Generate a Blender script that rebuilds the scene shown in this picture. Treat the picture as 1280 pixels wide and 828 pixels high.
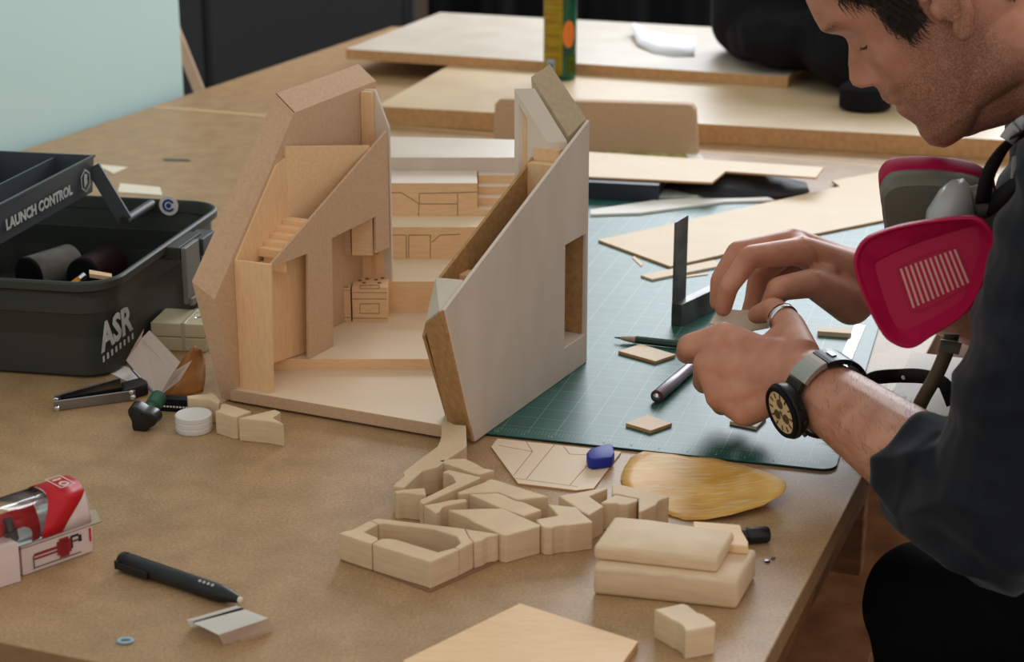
import bpy, bmesh, math, random
from mathutils import Vector, Matrix, Euler, noise
random.seed(7)
# ---------------------------------------------------------------- clear
for o in list(bpy.data.objects): bpy.data.objects.remove(o, do_unlink=True)
SC = bpy.context.scene
COL = SC.collection
# ---------------------------------------------------------------- camera, light, exposure
# the table top is the plane z = 0, the floor lies at z = -0.75
F = 2240.0                                   # focal length in pixels of the 1280 px wide frame
PITCH = math.atan(737.0 / F)
CAM = Vector((0, 0, 0.6))
cd = bpy.data.cameras.new('camera'); cam = bpy.data.objects.new('camera', cd); COL.objects.link(cam)
cd.sensor_width = 36.0; cd.lens = F / 1280 * 36.0
cam.location = CAM; cam.rotation_euler = (math.pi / 2 - PITCH, 0, 0)
cd.clip_start = 0.05; cd.clip_end = 60
cd.dof.use_dof = True; cd.dof.focus_distance = 1.62; cd.dof.aperture_fstop = 9.0
SC.camera = cam
w = bpy.data.worlds.new('World'); SC.world = w; w.use_nodes = True
bg = w.node_tree.nodes['Background']; bg.inputs[0].default_value = (1.0, 0.945, 0.88, 1); bg.inputs[1].default_value = 0.66
def area(name, loc, target, sx, sy, power, col):
    l = bpy.data.lights.new(name, 'AREA'); l.shape = 'RECTANGLE'; l.size = sx; l.size_y = sy
    l.energy = power; l.color = col
    o = bpy.data.objects.new(name, l); COL.objects.link(o); o.location = loc
    o.rotation_euler = (Vector(target) - Vector(loc)).to_track_quat('-Z', 'Y').to_euler()
    return o
area('daylight_back_window', (1.25, 5.45, 1.62), (1.25, 0, 0.3), 2.3, 1.3, 105, (0.86, 0.93, 1.0))
area('daylight_left_window', (-2.6, 1.6, 1.7), (0, 1.6, 0.0), 1.8, 1.4, 16, (0.95, 0.97, 1.0))
vs = SC.view_settings; vs.view_transform = 'Standard'; vs.look = 'None'; vs.exposure = 0.13; vs.gamma = 1.0
vs.use_curve_mapping = False
# ---------------------------------------------------------------- measuring helpers (photo pixel -> place on a real plane)
cP, sP = math.cos(PITCH), math.sin(PITCH)
def ray(u, v):
    zc = -(v - 414.0) / F
    return Vector(((u - 640.0) / F, cP + sP * zc, -sP + cP * zc))
def on(u, v, h=0.0):
    d = ray(u, v); return CAM + d * ((h - CAM.z) / d.z)
def hit(u, v, p0, n):
    d = ray(u, v); n = Vector(n); return CAM + d * ((Vector(p0) - CAM).dot(n) / d.dot(n))
def atY(u, v, Y): return hit(u, v, (0, Y, 0), (0, 1, 0))
# ---------------------------------------------------------------- object helpers
def tag(o, label=None, cat=None, group=None, kind=None):
    if label: o['label'] = label
    if cat: o['category'] = cat
    if group: o['group'] = group
    if kind: o['kind'] = kind
    return o
def empty(name, loc=(0, 0, 0), rz=0.0):
    o = bpy.data.objects.new(name, None); COL.objects.link(o); o.location = loc; o.rotation_euler = (0, 0, rz)
    o.empty_display_size = 0.02
    return o
def put(name, bm, mat, parent=None, smooth=False, world=True, recalc=True):
    """bmesh in world coordinates -> one mesh object (parent may carry an offset)"""
    if recalc: bmesh.ops.recalc_face_normals(bm, faces=bm.faces)
    me = bpy.data.meshes.new(name); bm.to_mesh(me); bm.free()
    mats = mat if isinstance(mat, (list, tuple)) else [mat]
    for m in mats: me.materials.append(m)
    if smooth:
        for p in me.polygons: p.use_smooth = True
    o = bpy.data.objects.new(name, me); COL.objects.link(o)
    if parent is not None:
        o.parent = parent
        if world: o.matrix_parent_inverse = wm(parent).inverted()
    return o
def wm(o):
    m = Matrix.LocRotScale(o.location, o.rotation_euler, o.scale)
    if o.parent: m = wm(o.parent) @ o.matrix_parent_inverse @ m
    return m
def centre(o):
    """move the origin of a one-mesh thing to the middle of its base"""
    me = o.data
    xs = [v.co.x for v in me.vertices]; ys = [v.co.y for v in me.vertices]; zs = [v.co.z for v in me.vertices]
    c = Vector(((min(xs) + max(xs)) / 2, (min(ys) + max(ys)) / 2, min(zs)))
    me.transform(Matrix.Translation(-c)); o.location = o.location + c
    return o
def auto_smooth(o, ang=35):
    me = o.data
    for p in me.polygons: p.use_smooth = True
    bm = bmesh.new(); bm.from_mesh(me)
    for e in bm.edges:
        if len(e.link_faces) == 2 and e.calc_face_angle(0) > math.radians(ang): e.smooth = False
    bm.to_mesh(me); bm.free()
    return o
def bev(bm, r, seg=2, ang=25):
    es = [e for e in bm.edges if len(e.link_faces) == 2 and e.calc_face_angle(0) > math.radians(ang)]
    if r > 0 and es: bmesh.ops.bevel(bm, geom=es, offset=r, segments=seg, affect='EDGES', profile=0.5, clamp_overlap=True)
def bm_box(bm, c, s, rot=None):
    r = bmesh.ops.create_cube(bm, size=1.0)
    m = Matrix.Translation(c) @ (rot.to_4x4() if rot is not None else Matrix()) @ Matrix.Diagonal((s[0], s[1], s[2], 1))
    bmesh.ops.transform(bm, matrix=m, verts=r['verts']); return r['verts']
def box(name, c, s, mat, parent=None, rz=0.0, r=0.0, rot=None):
    bm = bmesh.new(); bm_box(bm, c, s, rot if rot is not None else Matrix.Rotation(rz, 3, 'Z'))
    bev(bm, r)
    return put(name, bm, mat, parent)
def loft(bm, rings, cap=True, closed=True):
    vv = [[bm.verts.new(p) for p in r] for r in rings]; n = len(vv[0])
    for i in range(len(vv) - 1):
        for j in range(n if closed else n - 1):
            k = (j + 1) % n
            try: bm.faces.new((vv[i][j], vv[i][k], vv[i + 1][k], vv[i + 1][j]))
            except ValueError: pass
    if cap:
        bm.faces.new(vv[0][::-1]); bm.faces.new(vv[-1])
    return vv
def frame_of(d):
    d = Vector(d).normalized(); a = Vector((0, 0, 1)) if abs(d.z) < 0.9 else Vector((1, 0, 0))
    x = d.cross(a).normalized(); y = d.cross(x).normalized(); return x, y
def lathe(bm, p0, p1, prof, n=24, cap=True):
    """prof: list of (t along p0->p1 in 0..1, radius)"""
    p0, p1 = Vector(p0), Vector(p1); x, y = frame_of(p1 - p0); rings = []
    for t, r in prof:
        c = p0.lerp(p1, t)
        rings.append([c + (x * math.cos(2 * math.pi * i / n) + y * math.sin(2 * math.pi * i / n)) * max(r, 1e-5) for i in range(n)])
    loft(bm, rings, cap)
def rod(name, p0, p1, prof, mat, parent=None, n=24):
    bm = bmesh.new(); lathe(bm, p0, p1, prof, n); return auto_smooth(put(name, bm, mat, parent))
def tube(bm, pts, r, n=10, flat=None):
    pts = [Vector(p) for p in pts]; rings = []; x0 = None
    for i, p in enumerate(pts):
        d = (pts[min(i + 1, len(pts) - 1)] - pts[max(i - 1, 0)]).normalized()
        if x0 is None: x, y = frame_of(d)
        else:
            x = (x0 - d * x0.dot(d)).normalized(); y = d.cross(x)
        x0 = x; rr = r[i] if isinstance(r, (list, tuple)) else r
        rings.append([p + (x * math.cos(2 * math.pi * k / n) + y * math.sin(2 * math.pi * k / n)) * rr for k in range(n)])
    loft(bm, rings)
def ribbon(bm, pts, wdir, width, thick):
    """flat strap: centre line pts, width vector per point or one, thickness along the normal"""
    pts = [Vector(p) for p in pts]; rings = []
    for i, p in enumerate(pts):
        d = (pts[min(i + 1, len(pts) - 1)] - pts[max(i - 1, 0)]).normalized()
        wv = Vector(wdir[i] if isinstance(wdir, list) else wdir); wv = (wv - d * wv.dot(d)).normalized(); nn = d.cross(wv)
        a, b = wv * width / 2, nn * thick / 2
        rings.append([p + a + b, p - a + b, p - a - b, p + a - b])
    loft(bm, rings)
def prism_bm(pts, h0, h1, r=0.0):
    """pts: plan points (x, y); vertical prism"""
    bm = bmesh.new()
    lo = [bm.verts.new((p[0], p[1], h0)) for p in pts]; hi = [bm.verts.new((p[0], p[1], h1)) for p in pts]
    n = len(pts); bm.faces.new(hi); bm.faces.new(lo[::-1])
    for i in range(n): bm.faces.new((lo[i], lo[(i + 1) % n], hi[(i + 1) % n], hi[i]))
    bmesh.ops.recalc_face_normals(bm, faces=bm.faces)
    if r: bev(bm, r, 2, 20)
    return bm
def prism(name, pts, h0, h1, mat, parent=None, r=0.0):
    return put(name, prism_bm(pts, h0, h1, r), mat, parent)
def pix(pts, h, ox=0, oy=0, s=1.0):
    return [on(ox + x / s, oy + y / s, h).to_2d() for x, y in pts]
def plate_bm(loops, n, t):
    """loops: outline + holes as world points in one plane; extruded by t along n"""
    bm = bmesh.new(); es = []
    for lp in loops:
        vv = [bm.verts.new(p) for p in lp]
        es += [bm.edges.new((vv[i], vv[(i + 1) % len(vv)])) for i in range(len(vv))]
    g = bmesh.ops.triangle_fill(bm, edges=es, use_beauty=True, use_dissolve=False)
    fs = [f for f in bm.faces]
    bmesh.ops.recalc_face_normals(bm, faces=fs)
    ex = bmesh.ops.extrude_face_region(bm, geom=fs)
    bmesh.ops.translate(bm, vec=Vector(n) * t, verts=[v for v in ex['geom'] if isinstance(v, bmesh.types.BMVert)])
    bmesh.ops.recalc_face_normals(bm, faces=bm.faces)
    bmesh.ops.dissolve_limit(bm, angle_limit=0.01, verts=bm.verts, edges=bm.edges)
    return bm
def hexa(name, q0, q1, mat, parent=None, r=0.0):
    bm = bmesh.new(); loft(bm, [[Vector(p) for p in q0], [Vector(p) for p in q1]]); bmesh.ops.recalc_face_normals(bm, faces=bm.faces)
    bev(bm, r); return put(name, bm, mat, parent)
def quad_plate(name, q, t, mat, parent=None, r=0.0):
    """four corner points, thickened by t behind the (q1-q0)x(q3-q0) side"""
    q = [Vector(p) for p in q]; n = (q[1] - q[0]).cross(q[3] - q[0]).normalized()
    return hexa(name, q, [p - n * t for p in q], mat, parent, r)
def text_mesh(name, s, mat, parent, origin, ex, ey, height, depth=0.0003, sx=1.0, bold=0.0, width=0.0):
    """printed lettering: letters laid on the plane (origin, ex, ey)"""
    cu = bpy.data.curves.new(name, 'FONT'); cu.body = s; cu.size = height * 1.4; cu.extrude = depth; cu.offset = bold; cu.resolution_u = 2
    t = bpy.data.objects.new(name, cu); me = bpy.data.meshes.new_from_object(t)
    bpy.data.objects.remove(t, do_unlink=True); bpy.data.curves.remove(cu)
    ex = Vector(ex).normalized(); ey = Vector(ey); ey = (ey - ex * ey.dot(ex)).normalized(); ez = ex.cross(ey)
    m = Matrix(((ex.x, ey.x, ez.x, origin[0]), (ex.y, ey.y, ez.y, origin[1]), (ex.z, ey.z, ez.z, origin[2]), (0, 0, 0, 1)))
    if width:
        xs = [v.co.x for v in me.vertices]; sx = width / max(1e-6, max(xs) - min(xs))
    me.transform(m @ Matrix.Diagonal((sx, 1, 1, 1)))
    me.materials.clear(); me.materials.append(mat)
    o = bpy.data.objects.new(name, me); COL.objects.link(o); o.parent = parent; o.matrix_parent_inverse = wm(parent).inverted()
    return o
def remesh(bm, voxel, smooth_it=4, fac=.5):
    bmesh.ops.recalc_face_normals(bm, faces=bm.faces)
    me = bpy.data.meshes.new('tmp'); bm.to_mesh(me); bm.free()
    o = bpy.data.objects.new('tmp', me); COL.objects.link(o)
    md = o.modifiers.new('r', 'REMESH'); md.mode = 'VOXEL'; md.voxel_size = voxel; md.use_smooth_shade = True
    if smooth_it: sm = o.modifiers.new('s', 'SMOOTH'); sm.iterations = smooth_it; sm.factor = fac
    dg = bpy.context.evaluated_depsgraph_get(); dg.update()
    out = bpy.data.meshes.new_from_object(o.evaluated_get(dg))
    bpy.data.objects.remove(o, do_unlink=True); bpy.data.meshes.remove(me)
    return out
# ---------------------------------------------------------------- procedural materials
MATS = {}
def S(r, g, b):
    f = lambda c: (c / 255 / 12.92) if c / 255 <= 0.04045 else ((c / 255 + 0.055) / 1.055) ** 2.4
    return (f(r), f(g), f(b), 1)
def mat(name, col, rough=0.6, metal=0.0, spec=0.4, var=0.0, vscale=60.0, stretch=(1, 1, 1), col2=None, bump=0.0, bscale=400.0, trans=0.0, ior=1.45, alpha=1.0, rot=(0, 0, 0), coat=0.0, sheen=0.0, sss=0.0, detail=4.0):
    if name in MATS: return MATS[name]
    m = bpy.data.materials.new(name); m.use_nodes = True; nt = m.node_tree; b = nt.nodes['Principled BSDF']
    b.inputs['Base Color'].default_value = col; b.inputs['Roughness'].default_value = rough; b.inputs['Metallic'].default_value = metal
    b.inputs['Specular IOR Level'].default_value = spec; b.inputs['IOR'].default_value = ior
    b.inputs['Transmission Weight'].default_value = trans; b.inputs['Alpha'].default_value = alpha
    b.inputs['Coat Weight'].default_value = coat; b.inputs['Sheen Weight'].default_value = sheen
    if sss: b.inputs['Subsurface Weight'].default_value = sss; b.inputs['Subsurface Radius'].default_value = (0.008, 0.003, 0.0015)
    tc = nt.nodes.new('ShaderNodeTexCoord'); mp = nt.nodes.new('ShaderNodeMapping'); nt.links.new(tc.outputs['Object'], mp.inputs[0])
    mp.inputs['Scale'].default_value = stretch; mp.inputs['Rotation'].default_value = rot
    if var > 0 or col2:
        n = nt.nodes.new('ShaderNodeTexNoise'); n.inputs['Scale'].default_value = vscale; n.inputs['Detail'].default_value = detail; nt.links.new(mp.outputs[0], n.inputs['Vector'])
        r = nt.nodes.new('ShaderNodeValToRGB'); r.color_ramp.elements[0].position = 0.3; r.color_ramp.elements[1].position = 0.7
        c2 = col2 or col; k = 1 + var; q = 1 - var
        r.color_ramp.elements[0].color = (c2[0] * q, c2[1] * q, c2[2] * q, 1); r.color_ramp.elements[1].color = (min(1, col[0] * k), min(1, col[1] * k), min(1, col[2] * k), 1)
        nt.links.new(n.outputs['Fac'], r.inputs[0]); nt.links.new(r.outputs[0], b.inputs['Base Color'])
        m['ramp'] = r.name
    if bump > 0:
        n2 = nt.nodes.new('ShaderNodeTexNoise'); n2.inputs['Scale'].default_value = bscale; n2.inputs['Detail'].default_value = 3; nt.links.new(mp.outputs[0], n2.inputs['Vector'])
        bp = nt.nodes.new('ShaderNodeBump'); bp.inputs['Strength'].default_value = bump; bp.inputs['Distance'].default_value = 0.001
        nt.links.new(n2.outputs['Fac'], bp.inputs['Height']); nt.links.new(bp.outputs[0], b.inputs['Normal'])
    MATS[name] = m; return m
def table_mat():
    m = mat('mdf_table_top', S(174, 141, 103), rough=0.45, spec=0.35, var=0.05, vscale=30, col2=S(164, 131, 94), bump=0.05, bscale=500)
    nt = m.node_tree; b = nt.nodes['Principled BSDF']; r = nt.nodes[m['ramp']]; tc = nt.nodes['Texture Coordinate']
    # fine fibre speckle, pale scratches and darker worn patches of the board itself
    n = nt.nodes.new('ShaderNodeTexNoise'); n.inputs['Scale'].default_value = 420; n.inputs['Detail'].default_value = 2; nt.links.new(tc.outputs['Object'], n.inputs['Vector'])
    mx = nt.nodes.new('ShaderNodeMix'); mx.data_type = 'RGBA'; mx.blend_type = 'OVERLAY'; mx.inputs[0].default_value = 0.5
    nt.links.new(r.outputs[0], mx.inputs[6]); nt.links.new(n.outputs['Fac'], mx.inputs[7])
    mp = nt.nodes.new('ShaderNodeMapping'); mp.inputs['Scale'].default_value = (8, 70, 1); mp.inputs['Rotation'].default_value = (0, 0, 0.6); nt.links.new(tc.outputs['Object'], mp.inputs[0])
    n3 = nt.nodes.new('ShaderNodeTexNoise'); n3.inputs['Scale'].default_value = 5; n3.inputs['Detail'].default_value = 6; nt.links.new(mp.outputs[0], n3.inputs['Vector'])
    rr = nt.nodes.new('ShaderNodeValToRGB'); rr.color_ramp.elements[0].position = 0.60; rr.color_ramp.elements[0].color = (0, 0, 0, 1); rr.color_ramp.elements[1].position = 0.78; rr.color_ramp.elements[1].color = (0.28, 0.28, 0.28, 1)
    nt.links.new(n3.outputs['Fac'], rr.inputs[0])
    m2 = nt.nodes.new('ShaderNodeMix'); m2.data_type = 'RGBA'; nt.links.new(rr.outputs[0], m2.inputs[0]); nt.links.new(mx.outputs[2], m2.inputs[6]); m2.inputs[7].default_value = S(190, 168, 140)
    nt.links.new(m2.outputs[2], b.inputs['Base Color']); return m
M_TABLE = table_mat()
M_TEDGE = mat('mdf_table_edge', S(150, 112, 76), 0.7, var=0.1, vscale=80)
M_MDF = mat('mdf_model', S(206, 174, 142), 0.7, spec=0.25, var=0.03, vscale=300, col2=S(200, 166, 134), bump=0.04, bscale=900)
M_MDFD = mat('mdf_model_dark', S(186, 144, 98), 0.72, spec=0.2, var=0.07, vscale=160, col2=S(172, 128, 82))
M_BLOCK = mat('basswood_block', S(222, 196, 162), 0.6, spec=0.25, var=0.03, vscale=40, col2=S(214, 186, 150), stretch=(1, 1, 6), bump=0.04, bscale=700)
M_PLY = mat('basswood_sheet', S(238, 202, 158), 0.55, spec=0.3, var=0.02, vscale=30, col2=S(233, 193, 148), stretch=(2, 14, 14))
M_PLYV = mat('basswood_sheet_upright', S(238, 200, 154), 0.55, spec=0.3, var=0.02, vscale=30, col2=S(232, 190, 143), stretch=(14, 14, 2))
M_PALE = mat('birch_faced_pale', S(220, 206, 192), 0.5, spec=0.35, var=0.02, vscale=9, col2=S(214, 198, 183), stretch=(3, 3, 1.2))
M_FLOOR = mat('birch_floor_sheet', S(228, 207, 178), 0.5, spec=0.35, var=0.02, vscale=9, col2=S(222, 199, 168))
M_GABLE = mat('grey_green_board', S(190, 174, 144), 0.7, spec=0.25, var=0.03, vscale=200, col2=S(182, 166, 136))
M_WHITEB = mat('white_faced_board', S(226, 214, 198), 0.35, spec=0.45, var=0.03, vscale=12, col2=S(216, 202, 184))
M_BEDGE = mat('board_sawn_edge', S(206, 160, 112), 0.7, var=0.04, vscale=120, col2=S(196, 148, 100))
M_LINE = mat('burnt_cut_line', S(120, 84, 52), 0.8)
M_WHITE = mat('white_card', S(240, 236, 230), 0.7, var=0.02, vscale=90)
M_PAPER = mat('cream_paper', S(232, 222, 200), 0.7, var=0.03, vscale=60)
M_BLACK = mat('black_plastic', S(24, 24, 26), 0.38, spec=0.5)
M_BLACKM = mat('black_matte', S(22, 22, 25), 0.85, spec=0.2)
M_STEEL = mat('steel', S(150, 150, 154), 0.32, metal=1.0, var=0.12, vscale=60)
M_STEELD = mat('dark_ground_steel', S(112, 110, 112), 0.42, metal=0.85, var=0.18, vscale=40, col2=S(84, 82, 84))
M_CHROME = mat('bright_steel', S(215, 215, 220), 0.12, metal=1.0)
M_CLEAR = mat('clear_plastic', (1, 1, 1, 1), 0.08, trans=1.0, ior=1.3, spec=0.7)
M_RED = mat('red_print', S(196, 22, 34), 0.4, var=0.04, vscale=50)
M_GREYPRINT = mat('pale_print', S(186, 188, 190), 0.6)
# ================================================================ THE SETTING
FZ = -0.75
fl = tag(box('floor', (0, 2.6, FZ - 0.05), (9, 8.2, 0.1), mat('dark_wood_floor', S(66, 42, 34), 0.45, var=0.25, vscale=3, stretch=(1, 9, 1), col2=S(50, 32, 26))), kind='structure')
M_TAUPE = mat('taupe_wall_paint', S(150, 132, 118), 0.85, var=0.02, vscale=3)
M_MINT = mat('mint_wall_paint', S(204, 238, 240), 0.8, var=0.02, vscale=2)
# back wall with the tall window whose light falls on the table (above the frame)
bm = plate_bm([[(-4.4, 5.6, FZ), (4.4, 5.6, FZ), (4.4, 5.6, 2.6), (-4.4, 5.6, 2.6)],
               [(0.05, 5.6, 0.92), (2.45, 5.6, 0.92), (2.45, 5.6, 2.32), (0.05, 5.6, 2.32)]], (0, 1, 0), 0.12)
tag(put('wall_back', bm, M_TAUPE), kind='structure')
wf = bmesh.new()
for c, s in [((1.25, 5.62, 0.95), (2.4, 0.1, 0.06)), ((1.25, 5.62, 2.29), (2.4, 0.1, 0.06)), ((0.08, 5.62, 1.62), (0.06, 0.1, 1.28)), ((2.42, 5.62, 1.62), (0.06, 0.1, 1.28)), ((1.25, 5.62, 1.62), (0.05, 0.08, 1.28))]:
    bm_box(wf, c, s)
tag(put('window_1', wf, mat('window_white_paint', S(225, 225, 222), 0.5)), kind='structure')
# mint wall running along the left of the table, its end showing beside the dark cupboard

# ---------------------------------------------------------------- table
L = Vector((0.363, 0.932)); L.normalize(); Wd = Vector((L.y, -L.x))
def TP(l, w_): q = L * l + Wd * w_; return (q.x, q.y)
W0, W1, L0, LS, L1 = -1.693, -0.236, 0.918, 2.635, 3.616
tb = tag(empty('work_table', (TP((L0 + L1) / 2, (W0 + W1) / 2)[0], TP((L0 + L1) / 2, (W0 + W1) / 2)[1], FZ)),
         'large brown fibreboard work table covered with model parts and tools', 'table')
def slab(name, l0, l1, w0, w1, z0, z1, m, parent, r=0.0012):
    return prism(name, [TP(l0, w0), TP(l0, w1), TP(l1, w1), TP(l1, w0)], z0, z1, m, parent, r)
top1 = slab('table_top', L0, LS - 0.0036, W0, W1, -0.02, 0.0, [M_TABLE, M_TEDGE], tb)
top2 = slab('table_top', LS + 0.0036, L1, W0, W1, -0.02, 0.0004, [M_TABLE, M_TEDGE], tb)
for t in (top1, top2):
    for p in t.data.polygons: p.material_index = 0 if abs(p.normal.z) > 0.5 else 1
slab('seam_strip', LS - 0.0035, LS + 0.0035, W0 + 0.001, W1 - 0.001, -0.0195, -0.0001, mat('pale_seam_filler', S(226, 196, 150), 0.6), tb, 0)
M_FRAME = mat('pine_table_frame', S(150, 100, 62), 0.65, var=0.15, vscale=18, stretch=(1, 1, 5), col2=S(122, 76, 46))
for l0, l1, w0, w1 in [(L0 + .03, L0 + .06, W0 + .03, W1 - .03), (L1 - .06, L1 - .03, W0 + .03, W1 - .03), (L0 + .06, L1 - .06, W0 + .03, W0 + .06), (L0 + .06, L1 - .06, W1 - .06, W1 - .03)]:
    slab('apron', l0, l1, w0, w1, -0.115, -0.0205, M_FRAME, tb, 0.002)
for l in (L0 + .07, L1 - .14):
    for w_ in (W0 + .07, W1 - .14): slab('leg', l, l + .07, w_, w_ + .07, FZ, -0.0245, M_FRAME, tb, 0.003)
slab('lower_shelf', L0 + .16, L1 - .16, W0 + .07, W1 - .07, -0.50, -0.48, M_FRAME, tb, 0.002)
lw1 = 2.768
tag(prism('wall_left', [TP(-.6, W0 - .02), TP(lw1, W0 - .02), TP(lw1, W0 - .14), TP(-.6, W0 - .14)], FZ, 2.25, M_MINT), kind='structure')
slab('cross_panel', 1.86, 1.885, W0 + .065, W1 - .065, -.30, -.0205, M_FRAME, tb, .002)
# ---------------------------------------------------------------- dark things behind the table
M_CHAR = mat('charcoal_cupboard', S(52, 53, 57), 0.55, var=0.05, vscale=6)
cb = tag(empty('storage_cupboard', (-0.75, 4.62, FZ)), 'tall charcoal grey cupboard standing behind the table beside mint wall', 'cupboard')
box('body', (-0.75, 4.64, FZ + 0.95), (0.98, 0.42, 1.9), M_CHAR, cb, 0, 0.004)
box('door', (-0.995, 4.421, FZ + 0.96), (0.47, 0.014, 1.82), M_CHAR, cb, 0, 0.003)
d2 = box('door', (-0.505, 4.421, FZ + 0.96), (0.47, 0.014, 1.82), M_CHAR, cb, 0, 0.003)
box('door_handle', (-0.72, 4.405, FZ + 1.25), (0.014, 0.02, 0.14), M_STEELD, d2, 0, 0.003)
def curtain(x0, x1, y, label):
    bm = bmesh.new(); n = int((x1 - x0) / 0.012); fr = []; bk = []
    for i in range(n + 1):
        x = x0 + (x1 - x0) * i / n
        yy = y + 0.035 * math.sin(x * 34 + 0.8 * math.sin(x * 7)) + 0.012 * math.sin(x * 71 + 1)
        fr.append((x, yy)); bk.append((x, yy + 0.004))
    loft(bm, [[(p[0], p[1], FZ + 0.02) for p in fr], [(p[0], p[1], 0.44) for p in fr], [(p[0], p[1] + 0.004, 0.44) for p in fr], [(p[0], p[1] + 0.004, FZ + 0.02) for p in fr]], cap=False, closed=False)
    return tag(put('curtain', bm, mat('black_curtain_cloth', S(20, 20, 24), 0.95, spec=0.1, sheen=0.2), None, True), label, 'curtain')
curtain(-0.22, 0.68, 4.75, 'black pleated cloth curtain hanging behind the stacked boards')
box_m = mat('grey_sheet_metal', S(168, 168, 172), 0.5)
pn = tag(empty('leaning_panel', (0.83, 5.2, FZ)), 'pale grey panel leaning against taupe back wall', 'panel')
hexa('sheet', [(0.86, 5.15, FZ), (1.3, 5.15, FZ), (1.3, 5.52, 0.6), (0.72, 5.52, 0.6)], [(0.86, 5.17, FZ), (1.3, 5.17, FZ), (1.3, 5.54, 0.6), (0.72, 5.54, 0.6)], box_m, pn)
# pale lath leaning beside the end of the mint wall
l0_, l1_ = atY(247, 128, 3.45), atY(226, 76, 3.45); dl_ = (l1_ - l0_).normalized(); k0_ = l0_ + dl_ * ((FZ + .004 - l0_.z) / dl_.z); k1_ = l1_ + dl_ * .5
lw_ = Vector((.022, 0, 0))
la_ = hexa('wooden_lath', [k0_, k0_ + lw_, k0_ + lw_ + Vector((0, .012, 0)), k0_ + Vector((0, .012, 0))], [k1_, k1_ + lw_, k1_ + lw_ + Vector((0, .012, 0)), k1_ + Vector((0, .012, 0))], mat('pale_lath_wood', S(206, 170, 140), .6, var=.08, vscale=30), None, .001)
centre(la_); tag(la_, 'pale wooden lath leaning behind the end of mint wall', 'lath')
# ================================================================ CUTTING MAT
mo = Vector((0.279, 1.431)); mu = Vector((-0.961, 0.277)).normalized(); mv = Vector((0.277, 0.961)).normalized()
def MP(x, y): q = mo + mu * x + mv * y; return (q.x, q.y)
MW, ML_ = 0.47, 0.92
def rr(w_, h_, r, n=5):
    out = []
    for cx, cy, a0 in [(w_ - r, h_ - r, 0), (r, h_ - r, 90), (r, r, 180), (w_ - r, r, 270)]:
        for i in range(n + 1):
            a = math.radians(a0 + 90 * i / n); out.append((cx + r * math.cos(a), cy + r * math.sin(a)))
    return out
def mat_green():
    m = mat('green_cutting_mat', S(24, 90, 82), 0.44, spec=0.6, var=0.10, vscale=20, col2=S(20, 78, 72), bump=0.12, bscale=1500)
    nt = m.node_tree; b = nt.nodes['Principled BSDF']; r = nt.nodes[m['ramp']]; tc = nt.nodes['Texture Coordinate']
    sp = nt.nodes.new('ShaderNodeSeparateXYZ'); nt.links.new(tc.outputs['Object'], sp.inputs[0])
    def mth(op, a, b_=None, c=None):
        n = nt.nodes.new('ShaderNodeMath'); n.operation = op
        for i, v in enumerate((a, b_, c)):
            if v is None: continue
            if isinstance(v, (int, float)): n.inputs[i].default_value = v
            else: nt.links.new(v, n.inputs[i])
        return n.outputs[0]
    def lines(c, period, wd):
        f = mth('FRACT', mth('DIVIDE', c, period)); d = mth('MINIMUM', f, mth('SUBTRACT', 1.0, f))
        return mth('LESS_THAN', mth('MULTIPLY', d, period), wd)
    X, Y = sp.outputs[0], sp.outputs[1]
    inx = mth('MULTIPLY', mth('GREATER_THAN', X, 0.014), mth('LESS_THAN', X, MW - 0.014)); iny = mth('MULTIPLY', mth('GREATER_THAN', Y, 0.014), mth('LESS_THAN', Y, ML_ - 0.014))
    ins = mth('MULTIPLY', inx, iny)
    big = mth('MAXIMUM', lines(X, 0.0254, 0.00035), lines(Y, 0.0254, 0.00035))
    sm = mth('MULTIPLY', mth('MAXIMUM', lines(X, 0.0127, 0.0002), lines(Y, 0.0127, 0.0002)), 0.22)
    tick = mth('MULTIPLY', mth('MULTIPLY', lines(X, 0.0032, 0.00025), mth('MULTIPLY', mth('GREATER_THAN', Y, 0.010), mth('LESS_THAN', Y, 0.019))), inx)
    g = mth('MAXIMUM', mth('MULTIPLY', mth('MAXIMUM', big, sm), ins), tick)
    mx = nt.nodes.new('ShaderNodeMix'); mx.data_type = 'RGBA'; nt.links.new(mth('MULTIPLY', g, 0.5), mx.inputs[0]); nt.links.new(r.outputs[0], mx.inputs[6]); mx.inputs[7].default_value = S(140, 180, 140)
    nt.links.new(mx.outputs[2], b.inputs['Base Color']); return m
M_MAT = mat_green()
mt = tag(empty('cutting_mat', (mo.x, mo.y, 0)), 'green self-healing cutting mat with pale grid lines under the hands', 'cutting mat')
mt.rotation_euler.z = math.atan2(-mu.y, -mu.x)
# local frame of the sheet: x along the near edge, y away
mrot = Matrix(((mu.x, mv.x, 0, mo.x), (mu.y, mv.y, 0, mo.y), (0, 0, -1, 0), (0, 0, 0, 1)))
def matpart(name, z0, z1, m, inset):
    bm = prism_bm([(x * (1 - 2 * inset / MW) + inset, y * (1 - 2 * inset / ML_) + inset) for x, y in rr(MW, ML_, 0.014)], z0, z1)
    me = bpy.data.meshes.new(name)
    for v in bm.verts: v.co.z = -v.co.z
    bmesh.ops.recalc_face_normals(bm, faces=bm.faces)
    bm.to_mesh(me); bm.free(); me.materials.append(m)
    # flip handedness so the mesh stays right-handed in world space
    o = bpy.data.objects.new(name, me); COL.objects.link(o); o.parent = mt; o.matrix_parent_inverse = wm(mt).inverted()
    o.matrix_basis = mrot
    return o
matpart('base_layer', 0.0003, 0.0014, M_BLACK, 0.0); matpart('printed_surface', 0.0014, 0.0024, M_MAT, 0.0004)
MT = 0.0024
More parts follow.
